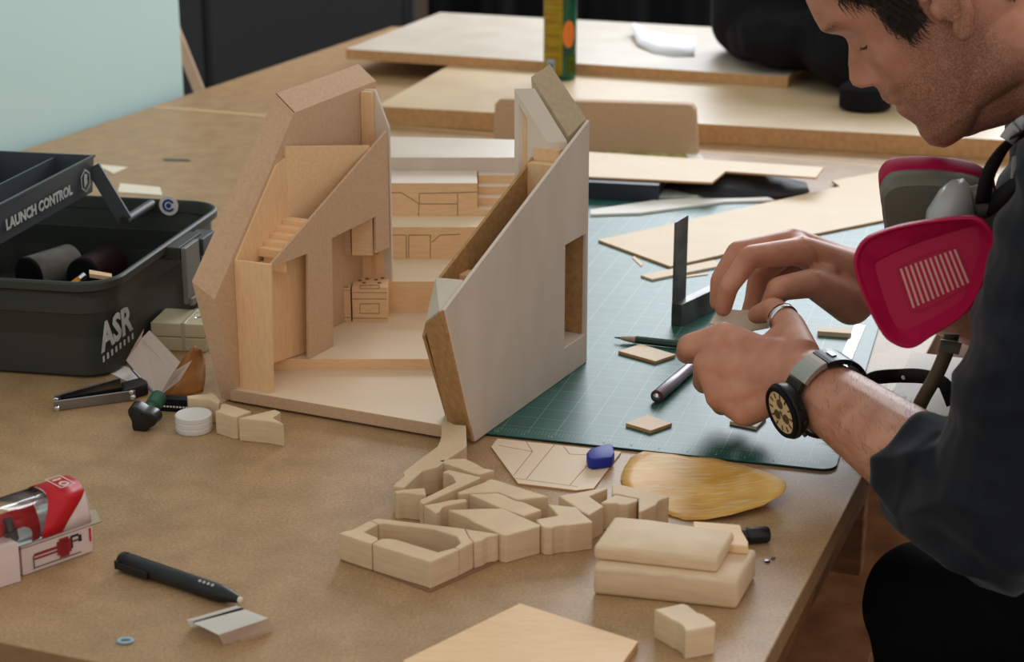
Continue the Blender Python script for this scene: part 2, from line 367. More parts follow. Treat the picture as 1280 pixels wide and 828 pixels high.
for i in range(1, 17):
    q = MP(0.014 + 0.0254 * i - 0.012 + 0.003, 0.006)
    text_mesh('number', str(i), mat('mat_print', S(150, 182, 140), 0.5), mt, (q[0], q[1], MT + 0.0001), (-mu.x, -mu.y, 0), (mv.x, mv.y, 0), 0.0035, 0.00005)
# ================================================================ THE ARCHITECTURAL MODEL
O = on(594, 556, 0.0); O.z = MT + 0.0002
Bk = on(734, 455, 0.0); A = (Bk - Vector((O.x, O.y, 0))).normalized(); N = Vector((-A.y, A.x, 0))
Z = Vector((0, 0, 1))
def M(a, b, h): return O + A * a + N * b + Z * h
def mf(p): q = p - O; return (q.dot(A), q.dot(N), q.z)
def pb(u, v, b): return mf(hit(u, v, M(0, b, 0), N))
def pa(u, v, a): return mf(hit(u, v, M(a, 0, 0), A))
am = tag(empty('architectural_model', M(0.1, 0.13, 0)), 'large wooden architectural house model with two angled wings and stepped terraces', 'scale model')
BT = 0.012
def bplate(name, pts, b, t, m, holes=(), r=0.0):
    bm = plate_bm([[M(a, b, h) for a, h in pts]] + [[M(a, b, h) for a, h in hl] for hl in holes], N, t)
    if r: bev(bm, r, 1)
    return put(name, bm, m, am)
# base plate
prism('base_plate', [M(-.004, .030, 0).to_2d(), M(-.010, .258, 0).to_2d(), M(.25, .262, 0).to_2d(), M(.25, .004, 0).to_2d(), M(.02, .004, 0).to_2d()], O.z, O.z + BT, [M_FLOOR, M_MDF], am, 0.0006)
bp = am.children[-1] if am.children else None
for o_ in bpy.data.objects:
    if o_.name.startswith('base_plate'):
        for p in o_.data.polygons: p.material_index = 0 if abs(p.normal.z) > 0.5 else 1
# ---- right wing
outer = [(0, 0), (pb(556, 388, 0)[0], pb(556, 388, 0)[2]), (pb(737, 150, 0)[0], pb(737, 150, 0)[2]), (.2445, 0)]
win = [(.190, .031), (.190, .136), (.2385, .136), (.2385, .031)]
bplate('right_outer_wall', outer, 0.0, 0.0035, M_PALE, [win], 0.0004)
q = [M(*outer[1][:1], 0, outer[1][1]), M(0, 0, 0), M(.009, .030, .014), M(-.031, .030, .117)]
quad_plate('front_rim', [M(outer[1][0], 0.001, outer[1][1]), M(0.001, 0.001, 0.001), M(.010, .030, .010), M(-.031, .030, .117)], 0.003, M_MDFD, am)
quad_plate('rim_cover', [M(outer[1][0], 0.0035, outer[1][1] - .002), M(-.031, .030, .117), M(.008, .041, .145), M(-.012, .0035, outer[1][1] + .014)], 0.002, M_PALE, am)
inn = [(.02, BT), (-.020, .10), (.008, .145), (.232, .2285), (.243, .2285), (.243, BT)]
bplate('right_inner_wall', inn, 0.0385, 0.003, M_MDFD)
# window reveal: sill and far lining seen through the opening
hexa('window_sill', [M(.190, .0035, .028), M(.2385, .0035, .028), M(.2385, .0385, .028), M(.190, .0385, .028)], [M(.190, .0035, .031), M(.2385, .0035, .031), M(.2385, .0385, .031), M(.190, .0385, .031)], M_PALE, am)
# back gable slab of the right wing (sloped top)
hexa('right_gable', [M(.216, .0036, .142), M(.243, .0036, .142), M(.243, .0036, .250), M(.216, .0095, .237)], [M(.216, .0385, .142), M(.243, .0385, .142), M(.243, .043, .300), M(.216, .050, .291)], M_GABLE, am)
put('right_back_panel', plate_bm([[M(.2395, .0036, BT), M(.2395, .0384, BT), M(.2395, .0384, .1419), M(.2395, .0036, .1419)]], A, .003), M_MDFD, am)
for (h0, h1, a0) in [(.196, .226, .198), (.18, .214, .185)]:
    hexa('stair_block', [M(a0, .004, h0), M(a0 + .012, .004, h0), M(a0 + .012, .0384, h0), M(a0, .0384, h0)], [M(a0, .012, h1), M(a0 + .012, .012, h1), M(a0 + .012, .0384, h1), M(a0, .0384, h1)], M_PLYV, am)
for k in range(2):
    a0 = .022 + .022 * k; h0 = .122 + .010 * k
    hexa('inner_stair', [M(a0, .004, h0), M(a0 + .018, .004, h0), M(a0 + .018, .0384, h0), M(a0, .0384, h0)], [M(a0, .004, h0 + .008), M(a0 + .018, .004, h0 + .008), M(a0 + .018, .0384, h0 + .008), M(a0, .0384, h0 + .008)], M_PLY, am)
# inner gable: a second, paler layer stepping inward (facing the front)
g = [pa(643, 111, .20), pa(662, 145, .20), pa(684, 178, .20)]
gp = [M(.20, g[0][1], g[0][2]), M(.20, g[2][1], g[2][2]), M(.20, g[2][1], .14), M(.20, g[0][1], .14)]
put('inner_gable', plate_bm([gp, [M(.20, g[0][1] - .0045, g[0][2] - .014), M(.20, g[1][1] + .0025, g[1][2] - .0035), M(.20, g[1][1] + .0025, .155), M(.20, g[0][1] - .0045, .155)]], Vector((1, .12, 0)).normalized(), .0195), M_WHITEB, am)
quad_plate('gable_infill', [M(.205, g[0][1] - .0043, .15), M(.205, g[1][1] + .002, .15), M(.205, g[1][1] + .002, g[1][2] - .004), M(.205, g[0][1] - .0043, g[0][2] - .015)], -0.003, M_PLYV, am)
# ---- left wing: thick outer wall with mitred edge
bo, bi = .268, .252
def ol(u, v): q = pb(u, v, bo); return (q[0], q[2])
def il(u, v): q = pb(u, v, bi); return (q[0], q[2])
oo = [(-.010, 0.0), ol(240, 352), ol(345, 117), ol(448, 80), (ol(448, 80)[0] + .008, 0.0)]
ii = [(-.006, 0.0), il(268, 375), il(368, 141), il(470, 101), (oo[4][0] - .004, 0.0)]
bm = bmesh.new()
loft(bm, [[M(a, bo, h) for a, h in oo], [M(a, bi, h) for a, h in ii]])
bev(bm, 0.0004, 1); put('left_outer_wall', bm, M_MDF, am)
# thin joint line where the two rim pieces meet
j0, j1 = M(oo[2][0], bo, oo[2][1]), M(ii[2][0], bi, ii[2][1])
bm = bmesh.new(); tube(bm, [j0 + Z * .0002, j1 + Z * .0002], 0.0005, 6); put('mitre_joint', bm, M_LINE, am)
# plywood lining on the inner face of that wall
ln = [(-.001, BT), il(293, 325), il(343, 207), il(358, 195), il(358, 300), (.09, BT)]
bplate('wall_lining', ln, bi - .0022, .0021, M_PLYV)
# front panel of the wing
c0, c1 = pa(292, 325, -.002), pa(338, 331, -.002)
hexa('front_panel', [M(-.002, bi - .0002, BT), M(-.002, .215, BT), M(-.002, c1[1], c1[2]), M(-.002, bi - .0002, c0[2])],
     [M(.001, bi - .0002, BT), M(.001, .215, BT), M(.001, c1[1], c1[2]), M(.001, bi - .0002, c0[2])], M_PLYV, am, 0.0003)
# diagonal inner wall with a doorway and a kitchen opening
bl = .2195
il2 = lambda u, v: (pb(u, v, bl)[0], pb(u, v, bl)[2])
t0, t1 = il2(337, 333), il2(484, 163)
H2 = 0.0228
dr = il2(385, 317); kl = il2(415, 298); kr = il2(470, 271); kb = il2(470, 317); ke = il2(484, 311); pl_ = il2(386, 448); pr_ = il2(417, 432)
op = [(t0[0], t0[1]), t1, (t1[0], ke[1]), (kb[0], kb[1]), (kr[0], kr[1]), (kl[0], kl[1]), (pr_[0], H2), (pl_[0], H2), (dr[0], dr[1]), (t0[0] + .006, il2(340, 335)[1])]
bplate('left_inner_wall', op, bl, .0028, M_MDF, (), 0.0003)
# back panel of the left wing, top sloping down towards the middle
bq = [pa(455, 112, .238), pa(468, 112, .238), pa(485, 160, .238)]
put('back_panel', plate_bm([[M(.238, bi - .0004, BT), M(.238, bi - .0004, bq[0][2]), M(.238, bq[1][1], bq[1][2]), M(.238, .2225, bq[2][2]), M(.238, .2225, BT)]], A, .003), M_WHITEB, am)
hexa('back_post', [M(.232, bi - .0005, BT), M(.2378, bi - .0005, BT), M(.2378, bq[1][1], BT), M(.232, bq[1][1], BT)], [M(.232, bi - .0005, bq[0][2] - .001), M(.2378, bi - .0005, bq[0][2] - .001), M(.2378, bq[1][1], bq[0][2] - .001), M(.232, bq[1][1], bq[0][2] - .001)], M_PLYV, am)
# diagonal partition at the head of the stair
p0 = Vector(pb(357, 183, bi - .0024)); p1 = Vector(pb(462, 182, .2225)); zb = pb(357, 282, bi - .0024)[2]
quad_plate('partition', [M(p0.x, p0.y, zb), M(p1.x, p1.y, zb), M(p1.x, p1.y, p1.z), M(p0.x, p0.y, p0.z)], 0.0025, M_PLY, am)
# stair inside the wing (treads run up away from the front)
s0 = pb(322, 310, bi - .0024); s1 = pb(360, 266, bi - .0024)
n = 5
for k in range(n):
    a0 = s0[0] + (s1[0] - s0[0]) * k / n; h0 = s0[2] + (s1[2] - s0[2]) * k / n; da = (s1[0] - s0[0]) / n
    hexa('stair_tread', [M(a0, .2226, h0 - .008), M(a0 + da * 1.2, .2226, h0 - .008), M(a0 + da * 1.2, bi - .0024, h0 - .008), M(a0, bi - .0024, h0 - .008)],
         [M(a0, .2226, h0), M(a0 + da * 1.2, .2226, h0), M(a0 + da * 1.2, bi - .0024, h0), M(a0, bi - .0024, h0)], M_PLY, am)
hexa('stair_riser', [M(s0[0] + .004, .2226, s0[2] - .022), M(s0[0] + .007, .2226, s0[2] - .022), M(s0[0] + .007, bi - .006, s0[2] - .022), M(s0[0] + .004, bi - .006, s0[2] - .022)],
     [M(s0[0] + .004, .2226, s0[2] - .0085), M(s0[0] + .007, .2226, s0[2] - .0085), M(s0[0] + .007, bi - .006, s0[2] - .0085), M(s0[0] + .004, bi - .006, s0[2] - .0085)], M_PLYV, am)
# ---- terraces (their edges run square to the view of the sitter, not to the wings)
def bY(b, Y): a = (Y - O.y - b * N.y) / A.y; return M(a, b, 0).to_2d()
z0 = O.z
Y2 = on(520, 462, z0 + BT).y; h2 = atY(520, 449, Y2).z - z0
Y3 = on(520, 391, z0 + h2).y; h3 = atY(520, 352, Y3).z - z0
Y4 = on(520, 324, z0 + h3).y; h4 = atY(520, 284, Y4).z - z0
Y5 = on(520, 270, z0 + h4).y; h5 = atY(520, 229, Y5).z - z0
Y6 = on(520, 213, z0 + h5).y; h6 = atY(520, 197, Y6).z - z0
YE = on(520, 172, z0 + h6).y
XL, XR = -0.165, 0.055
def two(o_, top, side):
    o_.data.materials.clear(); o_.data.materials.append(top); o_.data.materials.append(side)
    for p in o_.data.polygons: p.material_index = 0 if abs(p.normal.z) > 0.5 else 1
two(prism('raised_floor', [bY(.2515, Y2), bY(.042, Y2), (XR, Y3 - .05), (XR, Y3 + .006), (-.148, Y3 + .006), M(.2315, .2515, 0).to_2d()], z0 + BT, z0 + h2, M_FLOOR, am, 0), M_FLOOR, M_PLY)
for (ya, yb, hh) in [(Y3, Y4, h3), (Y4, Y5, h4)]:
    two(prism('terrace_step', [(XL, ya), (XR, ya), (XR, yb), (XL, yb)], MT, z0 + hh, M_FLOOR, am, .0003), M_FLOOR, M_PLY)
xs = atY(597, 250, Y5).x
two(prism('terrace_step', [(XL, Y5), (xs, Y5), (xs - .002, Y6), (XL, Y6)], MT, z0 + h5, M_PALE, am, .0003), M_PALE, M_PLY)
two(prism('terrace_step', [(XL, Y6), (atY(650, 205, Y6).x, Y6), (on(650, 181, z0 + h6).x, YE - .012), (on(470, 168, z0 + h6).x, YE + .008)], MT, z0 + h6, M_WHITEB, am, .0003), M_WHITEB, M_PALE)
nst = 4
for k in range(nst):
    ya = Y5 + (Y6 - Y5) * k / nst; hh = h4 + (h5 - h4) * (k + 1) / nst - 0.002
    two(prism('terrace_stair', [(xs, ya), (XR + .02, ya), (XR + .02, Y5 + (Y6 - Y5) * (k + 1) / nst - .0001), (xs, Y5 + (Y6 - Y5) * (k + 1) / nst - .0001)], MT, z0 + hh, M_PALE, am), M_PALE, M_PLY)
def etch(pts_list, Y, w_=0.0007):
    """cut lines of drawers and doors on a riser at depth Y (pixel end points)"""
    bm = bmesh.new()
    for (u0, v0, u1, v1) in pts_list:
        a = atY(u0, v0, Y); b = atY(u1, v1, Y); d = (b - a).normalized(); s = d.cross(Vector((0, 1, 0))) * w_ / 2
        q = [a + s, b + s, b - s, a - s]
        loft(bm, [[p + Vector((0, -.00015, 0)) for p in q], [p + Vector((0, .0006, 0)) for p in q]])
    o = put('cut_lines', bm, M_LINE, am); o['kind'] = 'stuff'; return o
etch([(487, 241, 502, 241), (502, 241, 524, 255), (524, 255, 523, 270), (524, 242, 524, 255), (524, 242, 572, 241), (572, 240, 572, 270), (524, 255, 572, 255), (573, 241, 596, 240)], Y5)
etch([(487, 294, 508, 294), (508, 295, 508, 323), (511, 294, 538, 294), (511, 294, 511, 323), (538, 294, 538, 323), (540, 303, 550, 294), (550, 294, 575, 293)], Y4)
# ---- kitchen in the left wing
Yk = on(450, 402, z0 + h2).y; hk = atY(440, 360, Yk).z; Yb = min(on(440, 344, hk).y, Yk + 0.035)
def kbox(name, u0, u1, za, zb_, ya, yb, m, r=0.0003): 
    x0 = atY(u0, 370, ya).x; x1 = atY(u1, 370, ya).x
    return box(name, ((x0 + x1) / 2, (ya + yb) / 2, (za + zb_) / 2), (x1 - x0, yb - ya, zb_ - za), m, am, 0, r)
kbox('dishwasher', 410, 438, z0 + h2, hk, Yk, Yb, M_PLY); kbox('oven', 440, 484, z0 + h2, hk + .0008, Yk - .001, Yb, M_PLY)
hb = atY(440, 300, Yb).z
kbox('backsplash', 405, 484, z0 + h2, hb, Yb, Yb + .002, M_PLY)
etch([(441, 366, 484, 366), (441, 374, 484, 374), (450, 380, 474, 380), (450, 392, 474, 392), (450, 380, 450, 392), (474, 380, 474, 392), (450, 357, 474, 357), (450, 361, 474, 361), (450, 357, 450, 361), (474, 357, 474, 361), (441, 398, 484, 398)], Yk - .001, .0005)
etch([(417, 363, 438, 363), (417, 397, 438, 397), (420, 359, 436, 359)], Yk, .0005)
for bx, by in [(450, 351), (459, 349), (470, 350), (478, 348), (455, 354), (474, 354)]:
    p = on(bx, by, hk + .0009)
    bm = bmesh.new(); lathe(bm, p, p + Z * .0004, [(0, .0022), (1, .0022)], 14); put('burner', bm, M_LINE, am)
Yu = Yk + .004; zu0 = atY(445, 319, Yu).z; zu1 = atY(445, 262, Yu).z
kbox('wall_cabinet', 412, 440.5, zu0, zu1, Yu, Yu + .02, M_MDF); kbox('wall_cabinet', 441.5, 468, zu0, zu1, Yu - .002, Yu + .02, M_PLY); kbox('wall_cabinet', 468.5, 474, zu0, zu1, Yu + .002, Yu + .02, M_MDFD)
# inner partition seen through the doorway
quad_plate('doorway_partition', [M(.012, .2505, BT + .012), M(.118, .2235, BT + .012), M(.118, .2235, .128), M(.012, .2505, .128)], 0.002, M_PLYV, am)
# ================================================================ PUZZLE-LIKE BLOCKS
BH = 0.0235
GB = 'interlocking wooden blocks in front of the model'
def block(pts, ox, oy, s, label, h=BH, h0=0.0, group=GB, name='wooden_block', m=None, r=0.0009):
    o = prism(name, pix(pts, h, ox, oy, s), h0, h, m or M_BLOCK, None, r)
    centre(o); tag(o, label, 'block', group); return o
BS = 0.0012
block([(50, 185), (95, 168), (150, 158), (195, 133), (275, 92), (335, 120), (232, 175), (335, 218), (330, 234), (285, 262)], 415, 635, 5.818, 'small wooden end block closing the left of the hollow block ring', BH, BS)
block([(293, 264), (345, 228), (400, 222), (470, 230), (770, 322), (888, 291), (926, 302), (715, 395), (645, 370), (560, 347)], 415, 635, 5.818, 'wooden block with hollow inner curve forming front of the block ring', BH, BS)
block([(278, 91), (335, 75), (640, 112), (963, 150), (985, 195), (1005, 228), (1028, 248), (930, 300), (892, 288), (935, 255), (905, 205), (740, 155), (375, 112), (340, 119)], 415, 635, 5.818, 'long wooden block forming the back of the block ring', BH, BS)
block([(969, 152), (1212, 190), (1190, 202), (1130, 210), (1090, 236), (1034, 250), (1010, 228), (990, 195)], 415, 635, 5.818, 'small wedge block between block ring and widest block', BH, BS)
o = prism('base_sheet', pix([(425, 702), (429, 694), (476, 676), (624, 692), (628, 701), (539, 741), (536, 741), (468, 716)], 0, 0, 0, 1), 0.0001, BS - .0001, mat('thin_base_card', S(150, 110, 84), 0.7)); centre(o)
tag(o, 'thin brown sheet lying underneath the hollow block ring', 'sheet')
z2 = (480, 525, 5.9125)
block([(425, 28), (605, 40), (612, 190), (575, 222), (480, 282), (395, 348), (285, 376), (150, 500), (65, 490), (100, 455), (150, 412), (140, 387), (270, 285), (392, 197), (415, 150), (425, 110)], *z2, 'long curved wooden block reaching back to the corner of the model')
block([(75, 527), (150, 513), (300, 502), (312, 552), (235, 547), (150, 535), (95, 543)], *z2, 'small notched wooden block at the foot of the long curved block')
block([(395, 302), (500, 287), (600, 285), (685, 325), (735, 355), (820, 372), (708, 402), (640, 386), (560, 356)], *z2, 'wavy-edged wooden block beside the middle of the long curved block')
block([(432, 387), (475, 367), (560, 385), (712, 422), (710, 432), (540, 508), (290, 622), (262, 602), (270, 590), (530, 462), (510, 420), (475, 394)], *z2, 'narrow wooden block with a hooked end between curved and wavy blocks')
block([(292, 630), (400, 613), (490, 592), (600, 583), (614, 600), (435, 640), (410, 675), (385, 692)], *z2, 'small wedge-shaped wooden block behind the block ring')
z3 = (560, 590, 6.9)
block([(80, 177), (200, 130), (310, 92), (340, 70), (375, 60), (430, 75), (868, 212), (640, 237), (588, 238), (520, 208), (430, 174), (180, 184), (100, 192)], *z3, 'long bent wooden block resting against the drawn-on card side')
block([(184, 192), (430, 182), (500, 208), (530, 226), (590, 250), (645, 258), (808, 330), (655, 380), (440, 305)], *z3, 'slanting wooden block wedged along the long bent block')
block([(0, 327), (240, 318), (470, 314), (795, 456), (792, 470), (500, 550), (455, 540), (405, 514), (225, 434), (160, 392)], *z3, 'widest flat wooden block touching the block ring')
z4 = (660, 590, 6.4)
block([(158, 258), (385, 281), (425, 322), (520, 402), (330, 428), (290, 426), (215, 438), (190, 450), (130, 446), (105, 430), (62, 380), (240, 349)], *z4, 'angular wooden block with a rounded lobe right of widest block')
block([(242, 192), (440, 157), (625, 122), (637, 136), (490, 196), (605, 276), (490, 347), (420, 312), (375, 277)], *z4, 'forked wooden block touching the drawn-on card')
block([(580, 247), (700, 182), (880, 217), (870, 236), (800, 262), (735, 262), (710, 251), (640, 254)], *z4, 'smallest stubby wooden block beside the yellow film')
block([(672, 95), (750, 103), (1130, 195), (1122, 206), (1080, 216), (1040, 236), (1025, 262), (910, 320), (886, 320), (884, 212), (705, 176), (673, 186)], *z4, 'notched wooden corner block touching the yellow film')
# stacked pair of rounded blocks
o = prism('wooden_slab', pix([(57, 372), (985, 470), (1108, 262), (190, 178)], .0235, 730, 635, 5.12), 0, .0235, M_BLOCK, None, 0.0032); auto_smooth(o, 60); centre(o)
tag(o, 'thick rounded wooden slab, lower one of the stacked pair', 'block', 'stacked wooden slabs')
o = prism('wooden_slab', pix([(195, 50), (420, 70), (965, 150), (855, 330), (60, 242)], .0352, 730, 635, 5.12), .0236, .0352, M_BLOCK, None, 0.003); auto_smooth(o, 60); centre(o)
tag(o, 'thinner rounded wooden slab lying on top of the stacked pair', 'block', 'stacked wooden slabs')
block([(195, 187), (590, 105), (660, 130), (790, 232), (880, 256), (1045, 367), (1035, 415), (630, 490), (600, 420), (520, 362), (440, 330)], 800, 745, 11.036, 'small wavy wooden block lying alone near the right table edge', .022, 0, 'loose small wooden blocks')
z8 = (220, 480, 8.828)
block([(120, 132), (200, 120), (330, 112), (390, 96), (445, 125), (488, 188), (470, 215), (350, 168), (130, 160)], *z8, 'small wooden block behind the white plastic disc', .022, 0, 'small wooden blocks by the model corner')
block([(430, 302), (485, 276), (500, 222), (540, 213), (830, 302), (670, 362), (620, 357)], *z8, 'small wooden block beside the white plastic disc', .0222, 0, 'small wooden blocks by the model corner')
block([(688, 378), (1090, 282), (1155, 312), (1065, 372), (1190, 442), (985, 404), (845, 393)], *z8, 'arrow-shaped small wooden block at the model front corner', .0222, 0, 'small wooden blocks by the model corner')
o = prism('plywood_sheet', pix([(503, 826), (650, 754), (798, 802), (772, 838), (640, 905), (560, 870)], .006), 0, .006, [M_PLY, M_BEDGE], None, .0006); two(o, M_PLY, M_BEDGE); centre(o)
tag(o, 'square of light plywood near the front table edge', 'sheet')
# tiny wooden scrap and black marker behind the stacked slabs
sc_ = prism('wood_offcut', pix([(700, 85), (1000, 108), (1012, 150), (1050, 215), (1052, 246), (960, 240), (700, 180)], .0305, 730, 635, 5.12), .0237, .0305, M_PLY, None, .0008); centre(sc_)
tag(sc_, 'pale wooden offcut with rounded tip behind the stacked slabs', 'offcut')
mk = tag(empty('marker_pen', on(925, 690)), 'black marker pen end sticking out behind the stacked slabs', 'pen')
ma, mb_ = on(905, 672, .0065), on(961, 668, .0065)
rod('barrel', ma, ma.lerp(mb_, .55), [(0, .0055), (1, .0055)], M_BLACK, mk); rod('cap', ma.lerp(mb_, .5), mb_, [(0, .0062), (.05, .0066), (.93, .0064), (1, .0055)], M_BLACK, mk)
for (u, v, r_) in [(959, 703, .0026), (966, 699, .0022)]:
    p = on(u, v); bm = bmesh.new()
    pts = [(p.x + r_ * math.cos(a) * (1 + .3 * math.sin(3 * a)), p.y + r_ * math.sin(a)) for a in [i * math.pi / 3 for i in range(6)]]
    o = put('plastic_chip', prism_bm(pts, 0, .0018, .0004), M_CLEAR); centre(o); tag(o, 'larger of two tiny clear plastic chips by the marker end' if r_ > .0024 else 'smaller of two tiny clear plastic chips by the marker end', 'plastic chip', 'clear chips by the marker')
p = on(157, 803)
bm = bmesh.new()
ring = []
for i in range(18):
    a = i * math.pi / 9; ring.append([p + Vector(((.0048 + .0014 * math.cos(b)) * math.cos(a), (.0034 + .0014 * math.cos(b)) * math.sin(a), .0012 + .0009 * math.sin(b))) for b in [k * math.pi / 3 for k in range(6)]])
ring.append(ring[0]); loft(bm, ring, cap=False)
tag(centre(put('plastic_ring', bm, mat('pale_blue_plastic', S(150, 185, 205), .4))), 'tiny pale blue ring near the front table edge', 'ring')
# ================================================================ CARD WITH DRAWING, ERASER, YELLOW FILM
cdz = (600, 535, 3.2)
card = tag(empty('drawn_card', on(690, 585)), 'thin pale card cut to a pentagon with pencil lines', 'card')
M_CARD = mat('pale_model_card', S(232, 210, 180), .6, var=.03, vscale=20)
prism('sheet', pix([(45, 76), (70, 43), (565, 96), (455, 242), (385, 250), (152, 222)], .0016, *cdz), .0002, .0016, [M_CARD, M_BEDGE], card); two(bpy.data.objects['sheet'] if False else card.children[0] if card.children else [o_ for o_ in bpy.data.objects if o_.parent == card][0], M_CARD, M_BEDGE)
bm = bmesh.new()
for a, b in [((75, 70), (210, 95)), ((185, 55), (210, 95)), ((210, 95), (135, 190)), ((300, 65), (185, 205)), ((330, 68), (358, 105)), ((358, 105), (430, 108)), ((430, 150), (360, 228)), ((430, 150), (500, 155)), ((125, 200), (390, 235))]:
    q0, q1 = [on(600 + c[0] / 3.2, 535 + c[1] / 3.2, .0017) for c in (a, b)]; d = (q1 - q0).normalized(); s_ = Vector((-d.y, d.x, 0)) * .0003
    loft(bm, [[q0 + s_, q1 + s_, q1 - s_, q0 - s_], [p_ - Z * .0002 for p_ in (q0 + s_, q1 + s_, q1 - s_, q0 - s_)]])
put('pencil_lines', bm, mat('pencil_grey', S(150, 130, 112), .8), card)
er = prism('eraser', pix([(425, 100), (440, 82), (515, 60), (532, 66), (538, 98), (528, 118), (450, 128), (432, 120)], .0115, *cdz), .0018, .0115, mat('blue_rubber', S(24, 44, 150), .55, spec=.4), None, .0016); auto_smooth(er, 50); centre(er)
tag(er, 'small rounded royal blue rubber eraser on the drawn card', 'eraser')
def film():
    rim = [(563, 200, .0016), (575, 158, .0016), (605, 118, .0016), (660, 92, .0016), (740, 82, .0016), (830, 93, .0016), (960, 128, .002), (1060, 150, .006), (1140, 176, .010), (1190, 196, .0115), (1222, 217, .012), (1227, 238, .012), (1205, 266, .011), (1130, 308, .008), (1000, 350, .005), (900, 367, .0025), (820, 366, .0016), (765, 350, .0016), (700, 320, .0016), (620, 280, .0016), (575, 240, .0016)]
    pts = [on(600 + x / 3.2, 535 + y / 3.2, h) for x, y, h in rim]; c = sum(pts, Vector()) / len(pts); c.z = .0012
    bm = bmesh.new(); K = 7; n = len(pts); rings = []
    for k in range(K + 1):
        t = k / K; rings.append([bm.verts.new(Vector((c.x + (p.x - c.x) * t, c.y + (p.y - c.y) * t, c.z + (p.z - c.z) * t ** 2.4 + .0006 * math.sin(p.x * 260 * t + p.y * 90)))) for p in pts])
    for k in range(1, K):
        for i in range(n): bm.faces.new((rings[k][i], rings[k][(i + 1) % n], rings[k + 1][(i + 1) % n], rings[k + 1][i]))
    for i in range(n): bm.faces.new((rings[0][0], rings[1][i], rings[1][(i + 1) % n]))
    bmesh.ops.remove_doubles(bm, verts=bm.verts, dist=1e-7)
    for v in [v for v in bm.verts if not v.link_faces]: bm.verts.remove(v)
    for v in bm.verts: v.co.z = max(v.co.z, .0009)
    m = mat('amber_oiled_film', S(230, 182, 92), .5, spec=.35, var=.08, vscale=22, col2=S(206, 146, 46), stretch=(1, 1, 1), bump=.12, bscale=90)
    nt = m.node_tree; b = nt.nodes['Principled BSDF']; r = nt.nodes[m['ramp']]; tc = nt.nodes['Texture Coordinate']
    mp = nt.nodes.new('ShaderNodeMapping'); mp.inputs['Rotation'].default_value = (0, 0, .9); mp.inputs['Scale'].default_value = (7, 60, 1); nt.links.new(tc.outputs['Object'], mp.inputs[0])
    nn = nt.nodes.new('ShaderNodeTexNoise'); nn.inputs['Scale'].default_value = 5; nn.inputs['Detail'].default_value = 6; nt.links.new(mp.outputs[0], nn.inputs['Vector'])
    rp = nt.nodes.new('ShaderNodeValToRGB'); rp.color_ramp.elements[0].position = .48; rp.color_ramp.elements[0].color = (0, 0, 0, 1); rp.color_ramp.elements[1].position = .75; rp.color_ramp.elements[1].color = (.8, .8, .8, 1); nt.links.new(nn.outputs['Fac'], rp.inputs[0])
    mx = nt.nodes.new('ShaderNodeMix'); mx.data_type = 'RGBA'; nt.links.new(rp.outputs[0], mx.inputs[0]); nt.links.new(r.outputs[0], mx.inputs[6]); mx.inputs[7].default_value = S(236, 214, 170); nt.links.new(mx.outputs[2], b.inputs['Base Color'])
    bmesh.ops.recalc_face_normals(bm, faces=bm.faces)
    geo = bmesh.ops.solidify(bm, geom=bm.faces[:], thickness=.0005)
    return put('oval_film', bm, m, None, True)
tag(centre(film()), 'curling oval sheet of amber yellow scratched film', 'film')
# ================================================================ SMALL TOOLS ON THE MAT
cz = (620, 380, 3.7625)
for pts, lab in [([(575, 221), (680, 188), (845, 238), (750, 270)], 'thin basswood chip lying against the dark green lead holder'), ([(610, 561), (712, 521), (828, 561), (728, 596)], 'thin diamond-shaped basswood chip alone on the green mat')]:
    o = prism('wood_chip', pix(pts, MT + .0032, *cz), MT, MT + .0032, M_CARD, None, .0003); two(o, M_CARD, M_BEDGE); centre(o); tag(o, lab, 'wood chip', 'basswood chips on the mat')
o = prism('wood_chip', pix([(912, 527), (925, 517), (958, 522), (946, 534)], MT + .003), MT, MT + .003, M_CARD, None, .0003); centre(o); tag(o, 'thin basswood chip half hidden underneath the left hand', 'wood chip', 'basswood chips on the mat')
# lead holder
lh = tag(empty('lead_holder', on(800, 430, MT)), 'dark green mechanical lead holder with pinkish cone tip on mat', 'pencil')
la, lb = on(768, 422, MT + .0045), on(905, 437, MT + .0045); M_LHG = mat('dark_green_lacquer', S(22, 62, 50), .35, spec=.5)
rod('lead', la, la.lerp(lb, .06), [(0, .0006), (1, .0011)], M_BLACKM, lh, 12); rod('cone_grip', la.lerp(lb, .055), la.lerp(lb, .20), [(0, .0013), (.15, .0022), (1, .0042)], mat('pinkish_metal', S(186, 160, 146), .4, metal=.3), lh); rod('barrel', la.lerp(lb, .20), lb, [(0, .0042), (.95, .0045), (1, .003)], M_LHG, lh, 8)
# metal handled scriber
kn = tag(empty('scriber', on(830, 490, MT)), 'grey-violet metal scriber handle with round steel end on mat', 'knife')
ka, kb_ = on(821, 496, MT + .0062), on(893, 433, MT + .0062)
rod('handle', ka, kb_, [(0, .0045), (.02, .0062), (.3, .0062), (.32, .0058), (.9, .0058), (1, .004)], mat('violet_anodised', S(140, 128, 138), .4, metal=.5, var=.1, vscale=60), kn); rod('end_ball', ka - (kb_ - ka).normalized() * .0032, ka, [(0, .0008), (.25, .0026), (.6, .0036), (1, .0036)], M_CHROME, kn)
rod('end_ring', ka - (kb_ - ka).normalized() * .0006, ka + (kb_ - ka).normalized() * .0012, [(0, .0052), (.5, .0064), (1, .0063)], mat('dark_red_ring', S(92, 52, 50), .5), kn)
